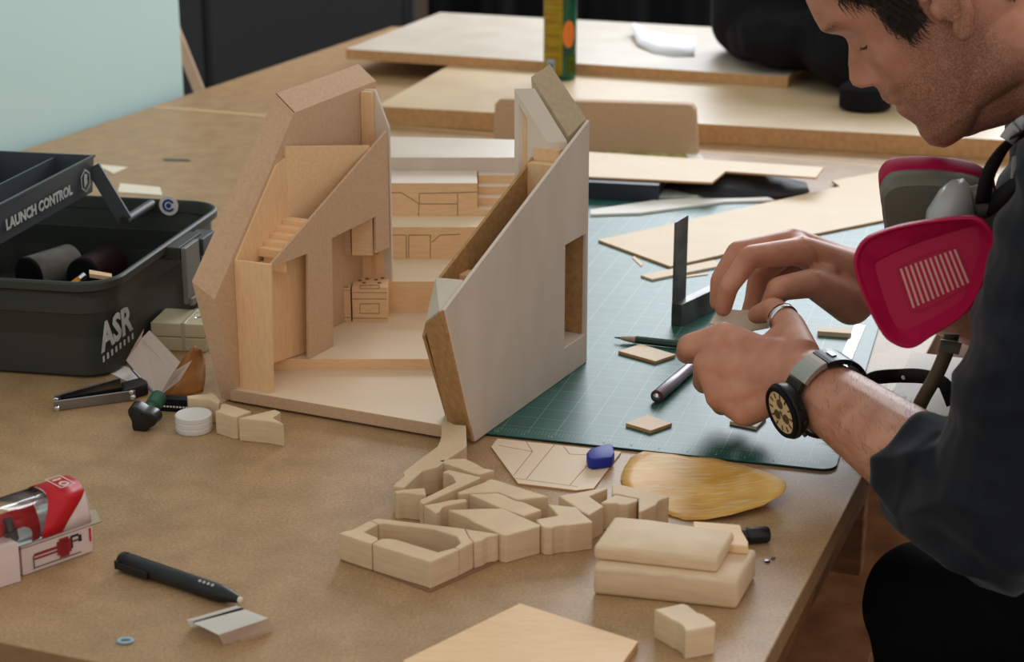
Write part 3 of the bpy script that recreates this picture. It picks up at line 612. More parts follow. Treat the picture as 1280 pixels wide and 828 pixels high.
# engineer's square
sq = tag(empty('steel_square', on(840, 405, MT)), 'small dark steel try square standing upright on the mat', 'square')
s_a, s_b, s_c = on(833, 408, MT), on(851, 409, MT), on(897, 387, MT)
d1 = (s_c - s_b).normalized(); d1.z = 0; d1.normalize(); d2 = Vector((-d1.y, d1.x, 0)); wd_ = (s_b - s_a).length; ln_ = (s_c - s_b).length
stq = s_b
hh = atY(846, 381, s_b.y).z - MT
hexa('stock', [stq, stq + d1 * ln_, stq + d1 * ln_ + d2 * .0125, stq + d2 * .0125], [p_ + Z * hh for p_ in (stq, stq + d1 * ln_, stq + d1 * ln_ + d2 * .0125, stq + d2 * .0125)], M_STEELD, sq, .0006)
bt_ = atY(842, 277, s_b.y).z
b0_ = stq + d2 * .0104 + d1 * .0004; bw = .026
hexa('blade', [b0_ + Z * .003, b0_ + d1 * bw + Z * .003, b0_ + d1 * bw + d2 * .0018 + Z * .003, b0_ + d2 * .0018 + Z * .003], [b0_ + Z * (bt_ - MT - .003), b0_ + d1 * bw + Z * (bt_ - MT), b0_ + d1 * bw + d2 * .0018 + Z * (bt_ - MT), b0_ + d2 * .0018 + Z * (bt_ - MT - .003)], M_STEELD, sq, .0002)
# thin sheets around the mat
o = prism('plywood_sheet', pix([(748, 300), (838, 333), (1010, 294), (1120, 272), (1290, 232), (1190, 198), (1040, 226), (1050, 233)], MT + .003), MT + .0002, MT + .003, M_CARD); two(o, M_CARD, M_BEDGE); centre(o)
tag(o, 'big pointed sheet of pale plywood lying across the mat', 'sheet')
o = prism('plywood_strip', pix([(801, 344), (893, 325), (902, 332), (815, 349)], MT + .0025), MT, MT + .0025, M_CARD); centre(o); tag(o, 'narrow pale wooden strip beside the steel square', 'strip')
o = prism('wood_splinter', pix([(790, 322), (793, 320), (804, 330), (802, 333)], MT + .001), MT, MT + .001, M_PLY); centre(o); tag(o, 'tiny curled wood shaving by the big plywood sheet', 'shaving')
o = prism('wood_splinter', pix([(852, 345), (884, 341), (885, 343), (853, 347)], MT + .001), MT, MT + .001, M_PLY); centre(o); tag(o, 'thin wood shaving beside the narrow wooden strip', 'shaving')
ru = prism('steel_ruler', pix([(1040, 470), (1069, 405), (1082, 407), (1056, 470)], MT + .001), MT, MT + .001, mat('satin_ruler', S(190, 192, 196), .45, metal=.6)); centre(ru); tag(ru, 'bright steel ruler lying on the mat behind the left wrist', 'ruler')
o = prism('wood_strip', pix([(1022, 414), (1023, 409), (1065, 411), (1064, 417)], MT + .005), MT, MT + .005, M_CARD); centre(o); tag(o, 'short pale wooden strip on the mat behind the left wrist', 'strip')
o = prism('white_sheet', pix([(1105, 512), (1140, 440), (1205, 448), (1185, 520)], .0016), .0004, .0016, M_WHITE); centre(o); tag(o, 'white sheet on the table edge below the respirator', 'sheet')
# ================================================================ PILE OF PAPER AND SHEETS BEHIND THE MODEL
def curl(name, rim, m, label, cat, t=.0006):
    """quad strip sheet: two rows of (u,v,h)"""
    a, b = rim; bm = bmesh.new()
    va = [bm.verts.new(on(*p)) for p in a]; vb = [bm.verts.new(on(*p)) for p in b]
    for i in range(len(a) - 1): bm.faces.new((va[i], va[i + 1], vb[i + 1], vb[i]))
    bmesh.ops.recalc_face_normals(bm, faces=bm.faces); bmesh.ops.solidify(bm, geom=bm.faces[:], thickness=t)
    o = put(name, bm, m, None, True); centre(o); return tag(o, label, cat)
pb_ = prism('black_portfolio', pix([(700, 226), (823, 232), (835, 214), (700, 206)], .026), MT, .026, mat('dark_navy_board', S(40, 44, 56), .5, spec=.4), None, .0008); centre(pb_); tag(pb_, 'flat black portfolio box under the long pale strip', 'box')
curl('black_sheet', ([(830, 234, .012), (880, 246, .008), (930, 247, .006), (975, 246, .005), (1012, 240, .005)], [(840, 215, .022), (885, 217, .022), (935, 216, .022), (975, 220, .014), (1008, 228, .006)]), mat('black_paper', S(36, 37, 42), .6), 'curling black paper sheet under the long pale strip', 'paper')
o = prism('plywood_strip', pix([(690, 216), (738, 221), (890, 228), (907, 214), (1020, 222), (1030, 209), (738, 190), (690, 190)], .0292), .0264, .0292, M_CARD); two(o, M_CARD, M_BEDGE); centre(o); tag(o, 'long stepped pale plywood strip on the black portfolio', 'strip')
o = prism('white_paper', pix([(738, 268), (800, 266), (905, 252), (968, 250), (950, 242), (820, 250), (738, 262)], MT + .003), MT, MT + .003, M_WHITE); centre(o); tag(o, 'white paper sheets half under the black portfolio', 'paper')
o = prism('printed_paper', pix([(822, 246), (914, 243), (912, 238), (870, 228), (826, 230)], MT + .006), MT + .0032, MT + .006, mat('pale_teal_print', S(186, 200, 190), .4, var=.15, vscale=50, col2=S(150, 170, 160))); centre(o); tag(o, 'crumpled printed paper beside the black portfolio', 'paper')
o = prism('printed_strip', pix([(756, 196), (870, 199), (856, 183), (760, 184)], .004), .0004, .004, mat('yellow_green_print', S(190, 180, 110), .6, var=.25, vscale=60, col2=S(130, 130, 80))); centre(o); tag(o, 'yellow green printed leaflet behind the long pale strip', 'leaflet')
o = prism('white_card', pix([(852, 185), (868, 184), (880, 199), (862, 200)], .0052), .0042, .0052, M_WHITE); centre(o); tag(o, 'small white card behind the long pale strip', 'card')
# ================================================================ BACK BOARDS
B1 = .031
e0, e1 = on(470, 156), on(1130, 193.5); dv = (e1 - e0).normalized(); pv = Vector((-dv.y, dv.x, 0))
b1 = prism('thick_board', [(e0 + dv * .0).to_2d(), (e0 + dv * 1.6).to_2d(), (e0 + dv * 1.6 + pv * .95).to_2d(), (e0 + pv * .95).to_2d()], 0.0005, B1, M_WHITEB, None, .0008); two(b1, mat('tan_faced_board', S(218, 194, 158), .36, spec=.45, var=.03, vscale=10, col2=S(210, 184, 146)), M_BEDGE); centre(b1)
tag(b1, 'lower thick pale board at the back carrying green canister', 'board', 'thick boards at the back')
f0, f1 = on(432, 75.5, B1), on(985, 111, B1); dv2 = (f1 - f0).normalized(); bk0 = on(550, 15, B1 + .02)
b2t = [on(432, 61, B1 + .0195), on(985, 96, B1 + .0195), on(985, 96, B1 + .0195) + (bk0 - on(432, 61, B1 + .0195)) * 1.0, bk0]
b2 = prism('thick_board', [p_.to_2d() for p_ in b2t], B1 + .0001, B1 + .0195, M_WHITEB, None, .0008); two(b2, M_WHITEB, M_BEDGE); centre(b2)
tag(b2, 'upper pale board at the back, half under black bag', 'board', 'thick boards at the back')
# beige panel standing on edge in front of the boards
Yp = on(735, 194).y
q0, q1 = on(600, 186).x, on(870, 196).x
pl0, pl1 = on(616, 184), on(872, 197)
bm = bmesh.new(); out = []
ax = (pl1 - pl0).normalized(); Ln = (pl1 - pl0).length; th = atY(862, 132, pl1.y).z
pr = [(0, 0), (Ln, 0), (Ln - .006, th - .008), (Ln - .012, th - .001), (Ln - .02, th), (.012, th - .004), (.004, th - .012)]
nn_ = Vector((-ax.y, ax.x, 0)); bm = plate_bm([[pl0 + ax * x + Z * (z_ + .0005) for x, z_ in pr]], nn_, .02)
tag(centre(put('beige_panel', bm, M_MDF)), 'low beige panel standing on edge behind the model', 'panel')
# drink canister
def canister():
    c = on(700, 98, B1); c.z = B1 + .0003; r = .0295
    t = tag(empty('canister', c), 'yellow and green drinks canister with orange spot on the lower board', 'canister')
    hgt = .24
    def sector(name, a0, a1, z0_, z1_, m, dr=0.0, parent=t):
        bm = bmesh.new(); n = 14; f = []; 
        rings = []
        for z_ in (z0_, z1_):
            rings.append([c + Vector(((r + dr) * math.cos(a0 + (a1 - a0) * i / n), (r + dr) * math.sin(a0 + (a1 - a0) * i / n), z_)) for i in range(n + 1)])
        loft(bm, rings, cap=False, closed=False); bmesh.ops.solidify(bm, geom=bm.faces[:], thickness=-.0004)
        return put(name, bm, m, parent, True)
    M_Y = mat('yellow_label', S(240, 214, 74), .4, var=.08, vscale=60, stretch=(.3, .3, 3), col2=S(214, 186, 60)); M_G = mat('green_label', S(16, 92, 62), .3, var=.3, vscale=30, col2=S(8, 52, 40), spec=.5)
    bm = bmesh.new(); lathe(bm, c, c + Z * hgt, [(0, r * .9), (.02, r * .97), (.03, r - .0006), (.97, r - .0006), (1, r * .95)], 36); auto_smooth(put('body', bm, M_G, t))
    y0 = math.radians(-90 - 62); y1 = math.radians(-90 - 2)
    lab_ = sector('label_panel', math.radians(175), math.radians(277), .010, hgt - .01, M_Y)
    for z_ in (.05, .075, .1, .112, .14):
        sector('text_line', math.radians(196), math.radians(262), z_, z_ + .005, mat('orange_print', S(216, 160, 60), .5), .0004, lab_)
    sector('barcode', math.radians(216), math.radians(250), .014, .038, mat('white_print', S(220, 220, 224), .5), .0006, lab_)
    sector('barcode_bars', math.radians(222), math.radians(244), .022, .03, mat('grey_print', S(120, 124, 150), .5), .0008, lab_)
    bm = bmesh.new(); n = 20; vv = []
    cc = bm.verts.new(c + Vector(((r + .0006) * math.cos(math.radians(300)), (r + .0006) * math.sin(math.radians(300)), .086)))
    for i in range(n):
        a = 2 * math.pi * i / n; th_ = math.radians(299) + math.radians(24) * math.cos(a); vv.append(bm.verts.new(c + Vector(((r + .0006) * math.cos(th_), (r + .0006) * math.sin(th_), .082 + .024 * math.sin(a)))))
    for i in range(n): bm.faces.new((cc, vv[i], vv[(i + 1) % n]))
    put('orange_spot', bm, mat('orange_fruit_print', S(226, 122, 40), .4), t, True)
    sector('small_print', math.radians(293), math.radians(335), .012, .044, mat('olive_print', S(120, 140, 40), .5, var=.3, vscale=90), .0004)
    return t
canister()
# curled white paper on the upper board
BT2 = B1 + .0196
curl('curled_paper', ([(788, 32, BT2 + .018), (796, 54, BT2 + .006), (815, 66, BT2 + .0012), (840, 71, BT2 + .0008), (868, 71, BT2 + .0008)], [(792, 29, BT2 + .018), (815, 40, BT2 + .006), (835, 44, BT2 + .0012), (860, 46, BT2 + .0008), (870, 46, BT2 + .0008)]), mat('bright_white_paper', S(240, 240, 242), .6), 'curled white paper lying on the upper board', 'paper')
# black soft bag
def bag():
    t = tag(empty('shoulder_bag', on(980, 95, BT2)), 'black soft shoulder bag slumped over the back boards', 'bag')
    bm = bmesh.new()
    def lobe(c, s, e=.6, seed=0):
        q = bmesh.ops.create_icosphere(bm, subdivisions=5, radius=1.0)
        for v in q['verts']:
            p = v.co.copy(); g = [math.copysign(abs(k) ** e, k) for k in p]
            v.co = Vector(c) + Vector((g[0] * s[0], g[1] * s[1], g[2] * s[2])) + Vector((noise.noise(p * 2.3 + Vector((seed, 1, 2))), noise.noise(p * 2.1 + Vector((5, seed, 2))), noise.noise(p * 2.6 + Vector((1, 7, seed))))) * .014
    lobe((.60, 3.30, .17), (.235, .13, .14), .55, 1)
    lobe((.67, 3.08, .11), (.17, .13, .085), .7, 4)
    lobe((.50, 3.17, .105), (.11, .09, .05), .7, 8)
    for v in bm.verts: v.co.z = max(v.co.z, (BT2 if v.co.y > 3.09 else B1) + .0006)
    me = remesh(bm, .006, 6, .5); me.materials.clear(); me.materials.append(M_BLACKM)
    o = bpy.data.objects.new('body', me); COL.objects.link(o); o.parent = t; o.matrix_parent_inverse = wm(t).inverted()
    bm = bmesh.new(); ribbon(bm, [(.62, 3.02, B1 + .13), (.66, 2.985, B1 + .10), (.70, 2.97, B1 + .06), (.74, 2.96, B1 + .02)], Vector((1, .3, 0)), .05, .012); put('strap', bm, M_BLACKM, t, True)
    bm = bmesh.new(); r0 = on(1085, 141, B1)
    lathe(bm, r0 + Z * .0005 + Vector((0, .03, 0)), r0 + Z * .045 + Vector((0, .03, 0)), [(0, .034), (.1, .042), (.8, .042), (1, .03)], 28); auto_smooth(put('lens_pouch', bm, M_BLACKM, t))
    return t
bag()
# ================================================================ TOOLBOX
M_TBX = mat('olive_black_plastic', S(52, 56, 50), .5, spec=.45, var=.08, vscale=8, bump=.08, bscale=900)
M_TBXG = mat('grey_tray_plastic', S(66, 72, 78), .42, spec=.5, var=.05, vscale=12)
M_PRINT = mat('worn_white_print', S(176, 178, 176), .6, var=.15, vscale=120)
tK = Vector((-.389, 1.652, 0)); tY = Vector((.195, .981, 0)).normalized(); tX = Vector((-tY.y, tY.x, 0))
def TB(x, y, z_): return tK + tX * x + tY * y + Z * z_
TW, TL_, TH = .300, .335, .103
tbx = tag(empty('toolbox', TB(TW / 2, TL_ / 2, 0)), 'open olive black plastic toolbox with raised tray and white lettering', 'toolbox')
def rring(inset, z_, r=.035, n=6):
    out = []
    for cx, cy, a0 in [(TW - inset - r, TL_ - inset - r, 0), (inset + r, TL_ - inset - r, 90), (inset + r, inset + r, 180), (TW - inset - r, inset + r, 270)]:
        for i in range(n + 1):
            a = math.radians(a0 + 90 * i / n); out.append(TB(cx + r * math.cos(a), cy + r * math.sin(a), z_))
    return out
bm = bmesh.new()
prof = [(.016, .0005, .028), (.012, .004, .030), (.009, .066, .034), (.009, .0675, .034), (.0065, .069, .036), (.0065, .090, .036), (.003, .0915, .038), (.0, .094, .04), (.0, .101, .04), (.0015, .103, .04), (.004, .103, .037), (.0055, .1005, .036), (.013, .008, .03)]
loft(bm, [rring(i_, z_, r_) for i_, z_, r_ in prof]); auto_smooth(put('body', bm, M_TBX, tbx), 30)
# latch on the side, hinge bracket
def tbox(name, x0, x1, y0, y1, z0_, z1_, m, parent=tbx, r=.001):
    return hexa(name, [TB(x0, y0, z0_), TB(x1, y0, z0_), TB(x1, y1, z0_), TB(x0, y1, z0_)], [TB(x0, y0, z1_), TB(x1, y0, z1_), TB(x1, y1, z1_), TB(x0, y1, z1_)], m, parent, r)
tbox('latch_recess', -.014, .006, .150, .215, .086, .100, M_TBX)
lt = tbox('latch', -.020, -.0145, .152, .192, .038, .099, mat('grey_latch', S(120, 122, 118), .45))
tbox('latch_lip', -.024, -.0202, .154, .190, .036, .044, MATS['grey_latch'], lt)
tbox('latch_bracket', -.022, -.0005, .198, .236, .078, .097, M_TBXG)
# lettering on the side wall
fx = .0083
def side(u, v, x=fx): return hit(u, v, TB(x, 0, 0), tX)
s0_ = side(127, 440); e_ = side(167, 415)
text_mesh('lettering', 'ASR', M_PRINT, tbx, s0_ + tX * -.0006, tY, Z, .027, .0003, 1, .0012, (e_ - s0_).dot(tY))
bm = bmesh.new()
for k in range(8):
    p_ = s0_ + tY * (.006 * k) * ((e_ - s0_).dot(tY) / .046) - Z * .011 + tX * -.0006
    loft(bm, [[p_, p_ + tY * .004, p_ + tY * .004 + Z * .006, p_ + Z * .006], [q_ + tX * -.0003 for q_ in (p_, p_ + tY * .004, p_ + tY * .004 + Z * .006, p_ + Z * .006)]])
o = put('worn_small_lettering', bm, M_PRINT, tbx); o['kind'] = 'stuff'
# raised tray
def tplane(x, u, v): return hit(u, v, TB(x, 0, 0), tX)
xt = .122
q1_ = tplane(xt, 117, 194); q0_ = tplane(xt, -20, 272)
def tl(p_): d_ = p_ - tK; return (d_.dot(tY), d_.z)
y1_, zt = tl(q1_); y0_ = .02; zbt = tl(tplane(xt, 119, 240))[1]
tr = bmesh.new()
def tray_ring(x0, x1, ya, yb, z_): return [TB(x0, ya, z_), TB(x1, ya, z_), TB(x1, yb, z_), TB(x0, yb, z_)]
loft(tr, [tray_ring(xt + .003, xt + .117, y0_ + .003, y1_ - .003, zbt), tray_ring(xt, xt + .12, y0_, y1_, zt - .002), tray_ring(xt - .0015, xt + .1215, y0_ - .0015, y1_ + .0015, zt - .002), tray_ring(xt - .0015, xt + .1215, y0_ - .0015, y1_ + .0015, zt), tray_ring(xt + .002, xt + .118, y0_ + .002, y1_ - .002, zt), tray_ring(xt + .0045, xt + .115, y0_ + .005, y1_ - .005, zbt + .003)])
tray = put('tray', tr, M_TBXG, tbx)
tbox('tray_divider', xt + .043, xt + .0455, y0_ + .006, y1_ - .006, zbt + .0035, zt - .003, M_TBXG, tray, 0)
tbox('tray_divider', xt + .046, xt + .112, y0_ + .12, y0_ + .1225, zbt + .0035, zt - .008, M_TBXG, tray, 0)
arm_a, arm_b = hit(116, 208, TB(0, y1_ - .004, 0), tY), hit(157, 276, TB(0, y1_ - .004, 0), tY)
bm = bmesh.new(); ribbon(bm, [arm_a, arm_a.lerp(arm_b, .5), arm_b], Vector((.6, 0, .5)), .016, .004); put('lift_arm', bm, M_TBXG, tbx)
rod('hinge_pin', arm_b - tY * .004, TB((arm_b - tK).dot(tX), TL_ - .009, arm_b.z), [(0, .006), (1, .006)], M_TBX, tbx, 16)
# tray face leans with its draft: lettering and hexagon badge
tx0 = tplane(xt - .0022, 8, 288); tx1 = tplane(xt - .0022, 90, 238)
text_mesh('lettering', 'LAUNCH CONTROL', M_PRINT, tray, tx0, tY, Z, .0105, .0003, 1, .0006, (tx1 - tx0).dot(tY))
hc = tplane(xt - .0022, 107, 226)
bm = bmesh.new()
hx = [hc + tY * (.013 * math.cos(a)) + Z * (.013 * math.sin(a)) for a in [math.radians(30 + 60 * i) for i in range(6)]]; hy = [hc + (p_ - hc) * .86 for p_ in hx]
bm2 = plate_bm([hx, hy], -tX, .0004); put('hexagon_badge', bm2, M_PRINT, tray)
bm2 = plate_bm([[hc + tY * a + Z * b for a, b in [(-.004, -.007), (.004, -.003), (.003, .002), (.005, .006), (-.002, .008), (-.004, .002)]]], -tX, .0004); put('badge_emblem', bm2, M_PRINT, tray)
# round sticker on the far inside wall
sc0 = hit(211, 257, TB(0, TL_ - .0088, 0), tY); sn = -tY; sxv = -tX
bm = bmesh.new(); lathe(bm, sc0 + sn * .0002, sc0 + sn * .0007, [(0, .0115), (1, .0115)], 28); stk = put('round_sticker', bm, M_WHITE, tbx)
bm = bmesh.new(); rings = []
for i in range(21):
    a = math.radians(30 + 300 * i / 20); c_ = sc0 + sn * .0008
    rings.append([c_ + (sxv * math.cos(a) + Z * math.sin(a)) * r_ + sn * d_ for r_, d_ in [(.0075, 0), (.0075, .0003), (.0048, .0003), (.0048, 0)]])
loft(bm, rings); put('blue_swirl', bm, mat('blue_print', S(40, 70, 150), .5), stk)
bm = bmesh.new(); lathe(bm, sc0 + sn * .0008, sc0 + sn * .0011, [(0, .003), (1, .003)], 14); put('blue_dot', bm, MATS['blue_print'], stk)
# ---- things lying in the toolbox
def can(name, c, d, r, l, m, label, cat, lid=None):
    t = tag(empty(name, c), label, cat); d = Vector(d).normalized()
    rod('body', c, c + d * l, [(0, r * .96), (.02, r), (.98, r), (1, r * .9)], m, t, 28)
    rod('cap', c - d * .006, c - d * .0002, [(0, r * .8), (.3, r * .95), (1, r * .97)], lid or M_BLACK, t, 28)
    return t
ca0, ca1 = on(38, 345, .031), on(96, 327, .031); cb0, cb1 = on(106, 346, .031), on(150, 322, .031)
can('spray_can', ca0 + Z * .001, ca1 - ca0, .0215, .062, mat('grey_can_label', S(130, 128, 122), .4, var=.2, vscale=50), 'grey labelled spray can with black cap inside the toolbox', 'can', M_BLACKM)
can('spray_can', cb0 + Z * .001, cb1 - cb0, .0215, .06, mat('black_can_label', S(30, 26, 28), .35, var=.3, vscale=14, col2=S(70, 22, 28)), 'black can with a dull red stripe inside the toolbox', 'can', M_BLACKM)
pcl = tag(empty('pencil', TB(.06, .03, .07)), 'orange pencil with bright metal ferrule inside the toolbox', 'pencil')
pa_, pb2 = TB(.072, .010, .060), hit(107, 343, TB(.0, .052, 0), tY)
pb2 = on(106, 344, .083); pa_ = on(78, 366, .070)
rod('shaft', pa_, pa_.lerp(pb2, .75), [(0, .0034), (1, .0034)], mat('orange_lacquer', S(220, 150, 40), .4), pcl, 6); rod('ferrule', pa_.lerp(pb2, .75), pb2, [(0, .0037), (1, .0037)], M_CHROME, pcl, 14)
st_ = hexa('wood_stick', [on(112, 347, .082), on(140, 351, .082), on(140, 347, .082), on(112, 342, .082)], [p_ + Z * .004 for p_ in (on(112, 347, .082), on(140, 351, .082), on(140, 347, .082), on(112, 342, .082))], M_PLY); centre(st_); tag(st_, 'short pale wooden stick inside the toolbox by the pencil', 'stick')
# ================================================================ CLUTTER BY THE TOOLBOX
gl = mat('rusty_brown_rod', S(92, 60, 44), .6, var=.2, vscale=60)
o = rod('brown_rod', on(196, 398, .012), on(203, 352, .055), [(0, .0035), (1, .004)], gl, None, 10); centre(o); tag(o, 'thin rusty brown rod leaning behind the wrapped bundle', 'rod')
bd = tag(empty('wrapped_bundle', on(222, 437)), 'cream wooden bundle wrapped in clear film between toolbox and model', 'bundle')
bf0, bf1 = on(190, 438), on(258, 441); bdv = (bf1 - bf0); bdv.z = 0; bln = bdv.length; bdv.normalize(); bpv = Vector((-bdv.y, bdv.x, 0)); bhh = atY(190, 403, bf0.y).z
for k in range(2):
    b0 = bf0 + Z * (bhh * k / 2 + .0003); b1_ = bhh / 2 - .0006
    hexa('stick_layer', [b0, b0 + bdv * bln, b0 + bdv * bln + bpv * .05, b0 + bpv * .05], [p_ + Z * b1_ for p_ in (b0, b0 + bdv * bln, b0 + bdv * bln + bpv * .05, b0 + bpv * .05)], mat('aged_cream_wood', S(206, 198, 164), .5, var=.06, vscale=30), bd, .001)
b0 = bf0 + bdv * (bln * .56) - bpv * .0004
hexa('band', [b0 + Z * .0002, b0 + bdv * .004 + Z * .0002, b0 + bdv * .004 + bpv * .051 + Z * .0002, b0 + bpv * .051 + Z * .0002], [p_ + Z * (bhh + .0006) for p_ in (b0, b0 + bdv * .004, b0 + bdv * .004 + bpv * .051, b0 + bpv * .051)], mat('clear_band', S(186, 180, 150), .2, spec=.6), bd, .0004)
for k in range(2):
    p_ = bf0 + bdv * (bln * (.72 + .14 * k)) + bpv * .018 + Z * (bhh + .003)
    o = rod('glass_vial', p_, p_ + bdv * .02 + bpv * .012, [(0, .002), (.1, .003), (.9, .003), (1, .002)], M_CLEAR, None, 14); centre(o); tag(o, ('small clear glass vial on the wrapped bundle beside its band', 'small clear glass vial on the wrapped bundle end by model')[k], 'vial', 'vials on the bundle')
# leaning white sheet edge and blue plastic bag by the model
o = hexa('white_sheet', [TB(-.006, .30, .0005), TB(-.022, .31, .0005), TB(-.022, .3112, .0005), TB(-.006, .3012, .0005)], [TB(-.006, .30, .104), TB(-.02, .305, .108), TB(-.02, .3062, .108), TB(-.006, .3012, .104)], M_WHITE); centre(o); tag(o, 'white sheet leaning between toolbox and model', 'sheet')
bm = bmesh.new(); bmesh.ops.create_icosphere(bm, subdivisions=4, radius=1.0); bc = on(232, 385, .012)
for v in bm.verts:
    n_ = noise.noise(v.co * 3.2) * .28 + noise.noise(v.co * 7) * .12; v.co = bc + Vector((.022, .045, 0)) + Vector((v.co.x * .018, v.co.y * .02, v.co.z * .028 + .018)) * (1 + n_)
    v.co.z = max(v.co.z, .0005)
o = put('plastic_bag', bm, mat('blue_grey_film', S(120, 132, 156), .25, spec=.6), None, True); centre(o); tag(o, 'crumpled blue grey plastic bag behind the wrapped bundle', 'bag')
# opened white carton and kraft packet
ct = tag(empty('small_carton', on(200, 495)), 'torn open white cardboard carton in front of wrapped bundle', 'carton')
M_CTI = mat('carton_white_inside', S(226, 212, 202), .75, var=.02, vscale=40); M_CTO = mat('carton_blue_outside', S(40, 52, 120), .5)
def sheet3(name, pts, m, parent, t=.0006):
    P = [on(*p) for p in pts]; bm = bmesh.new(); bm.faces.new([bm.verts.new(p) for p in P]); bmesh.ops.solidify(bm, geom=bm.faces[:], thickness=t); return put(name, bm, m, parent)
sheet3('main_panel', [(198.5, 496, .003), (157.5, 451, .022), (177, 423, .042), (217, 464.5, .030)], M_CTI, ct, .0008)
sheet3('folded_edge', [(217, 464.5, .030), (177, 423, .042), (187, 413, .046), (225.5, 453, .036)], M_CTI, ct, .0008)
sheet3('side_flap', [(198.5, 496, .003), (217, 464.5, .030), (240.5, 450, .038), (224, 477, .018)], M_CTI, ct, .0008)
sheet3('torn_flap', [(157.5, 451, .022), (170, 428, .040), (180, 411, .050), (177, 423, .042)], M_CTI, ct, .0008)
sheet3('blue_outer_panel', [(198, 497, .001), (157, 453, .018), (163, 462, .006), (196, 499, .001)], M_CTO, ct, .0006)
bm = bmesh.new(); KR = [[(202, 495, .001), (222, 497, .001), (240, 495, .001), (254, 491, .001)], [(208, 485, .010), (224, 480, .016), (241, 476, .015), (257, 474, .010)], [(219, 466, .022), (232, 458, .028), (246, 456, .026), (257, 452, .018)], [(229, 449, .034), (241, 435, .042), (243, 433, .043), (252, 438, .036)]]
vv = [[bm.verts.new(on(*p)) for p in r_] for r_ in KR]
for i in range(3):
    for j in range(3): bm.faces.new((vv[i][j], vv[i][j + 1], vv[i + 1][j + 1], vv[i + 1][j]))
bmesh.ops.subdivide_edges(bm, edges=bm.edges[:], cuts=2, use_grid_fill=True, smooth=.6)
for v in bm.verts: v.co += Vector((0, 0, 1)) * abs(noise.noise(v.co * 90)) * .003
bmesh.ops.solidify(bm, geom=bm.faces[:], thickness=.0008); o = put('kraft_packet', bm, mat('kraft_paper', S(170, 116, 64), .7, var=.1, vscale=40), None, True); centre(o); tag(o, 'crumpled brown kraft paper packet behind the white carton', 'packet')
bb = tag(empty('black_box', on(215, 516)), 'small flat black box with white print under the kraft packet', 'box')
k0, k1 = on(196, 514), on(242, 517); kd = (k1 - k0).normalized(); kp_ = Vector((-kd.y, kd.x, 0)); kl_ = (k1 - k0).length
hexa('case', [k0, k0 + kd * kl_, k0 + kd * kl_ + kp_ * .012, k0 + kp_ * .012], [p_ + Z * .0125 for p_ in (k0, k0 + kd * kl_, k0 + kd * kl_ + kp_ * .012, k0 + kp_ * .012)], M_BLACKM, bb, .0006)
bm = bmesh.new()
for k in range(9):
    p_ = k0 + kd * (.004 + .0031 * k) + Z * .0045 - kp_ * .0003; ww = kd * .002
    loft(bm, [[p_, p_ + ww, p_ + ww + Z * .0016, p_ + Z * .0016], [q_ + kp_ * .0002 for q_ in (p_, p_ + ww, p_ + ww + Z * .0016, p_ + Z * .0016)]])
o = put('tiny_print', bm, M_WHITE, bb); o['kind'] = 'stuff'
o = prism('white_leaflet', pix([(128, 462), (142, 452), (185, 470), (172, 482)], .0012), .0003, .0012, M_WHITE); centre(o); tag(o, 'white leaflet lying between toolbox and multi-tool', 'leaflet')
# folding multi-tool
mtl = tag(empty('multi_tool', on(120, 505)), 'folding steel multi-tool with two handle bars beside toolbox', 'multi-tool')
def bar(name, u0, v0, u1, v1, hgt, th_, m):
    a, b = on(u0, v0), on(u1, v1); d = (b - a).normalized(); s_ = Vector((-d.y, d.x, 0)) * th_
    return hexa(name, [a + Z * .0004, b + Z * .0004, b + s_ + Z * .0004, a + s_ + Z * .0004], [p_ + Z * hgt for p_ in (a, b, b + s_, a + s_)], m, mtl, .0006)
bar('handle', 68, 515, 170, 501, .0105, .0022, M_STEEL); bar('handle', 70, 508, 152, 485, .0105, .0022, M_STEEL); bar('tool_stack', 80, 507, 158, 494, .008, .003, M_BLACKM)
jm = hexa('jaw', [on(155, 503), on(186, 494), on(184, 484), on(152, 492)], [p_ + Z * .012 for p_ in (on(155, 503), on(186, 494), on(184, 484), on(152, 492))], M_BLACK, mtl, .002)
for u, v in [(71, 511), (70, 500), (164, 491), (166, 497)]:
    p_ = on(u, v, .0095); rod('rivet', p_ - Vector((0, .0015, 0)), p_ + Vector((0, .0025, 0)), [(0, .0014), (.2, .0024), (.8, .0024), (1, .0014)], M_CHROME, mtl, 12)
# black clamp knob with green stem
kb2 = tag(empty('clamp_knob', on(180, 528)), 'black lobed clamp knob with green stem beside multi-tool', 'knob')
kc = on(180, 522, .012); kax = Vector((.25, 1, .12)).normalized(); kx, ky = frame_of(kax)
def lobed(r0, amp, n=36): return [(r0 + amp * math.cos(3 * a + .5)) for a in [2 * math.pi * i / n for i in range(n)]]
bm = bmesh.new(); rings = []
for t, sc in [(-.007, .82), (-.006, .95), (.005, 1), (.007, .9)]:
    rr_ = lobed(.0135 * sc, .003 * sc); rings.append([kc + kax * t + (kx * math.cos(2 * math.pi * i / 36) + ky * math.sin(2 * math.pi * i / 36)) * rr_[i] for i in range(36)])
loft(bm, rings)
for v in bm.verts: v.co.z = max(v.co.z, .0004)
auto_smooth(put('knob', bm, M_BLACK, kb2)); rod('stem', kc + kax * .007, kc + kax * .034 + Z * .004, [(0, .0065), (.4, .006), (.45, .0075), (1, .0075)], mat('bottle_green', S(36, 84, 60), .4), kb2, 18)
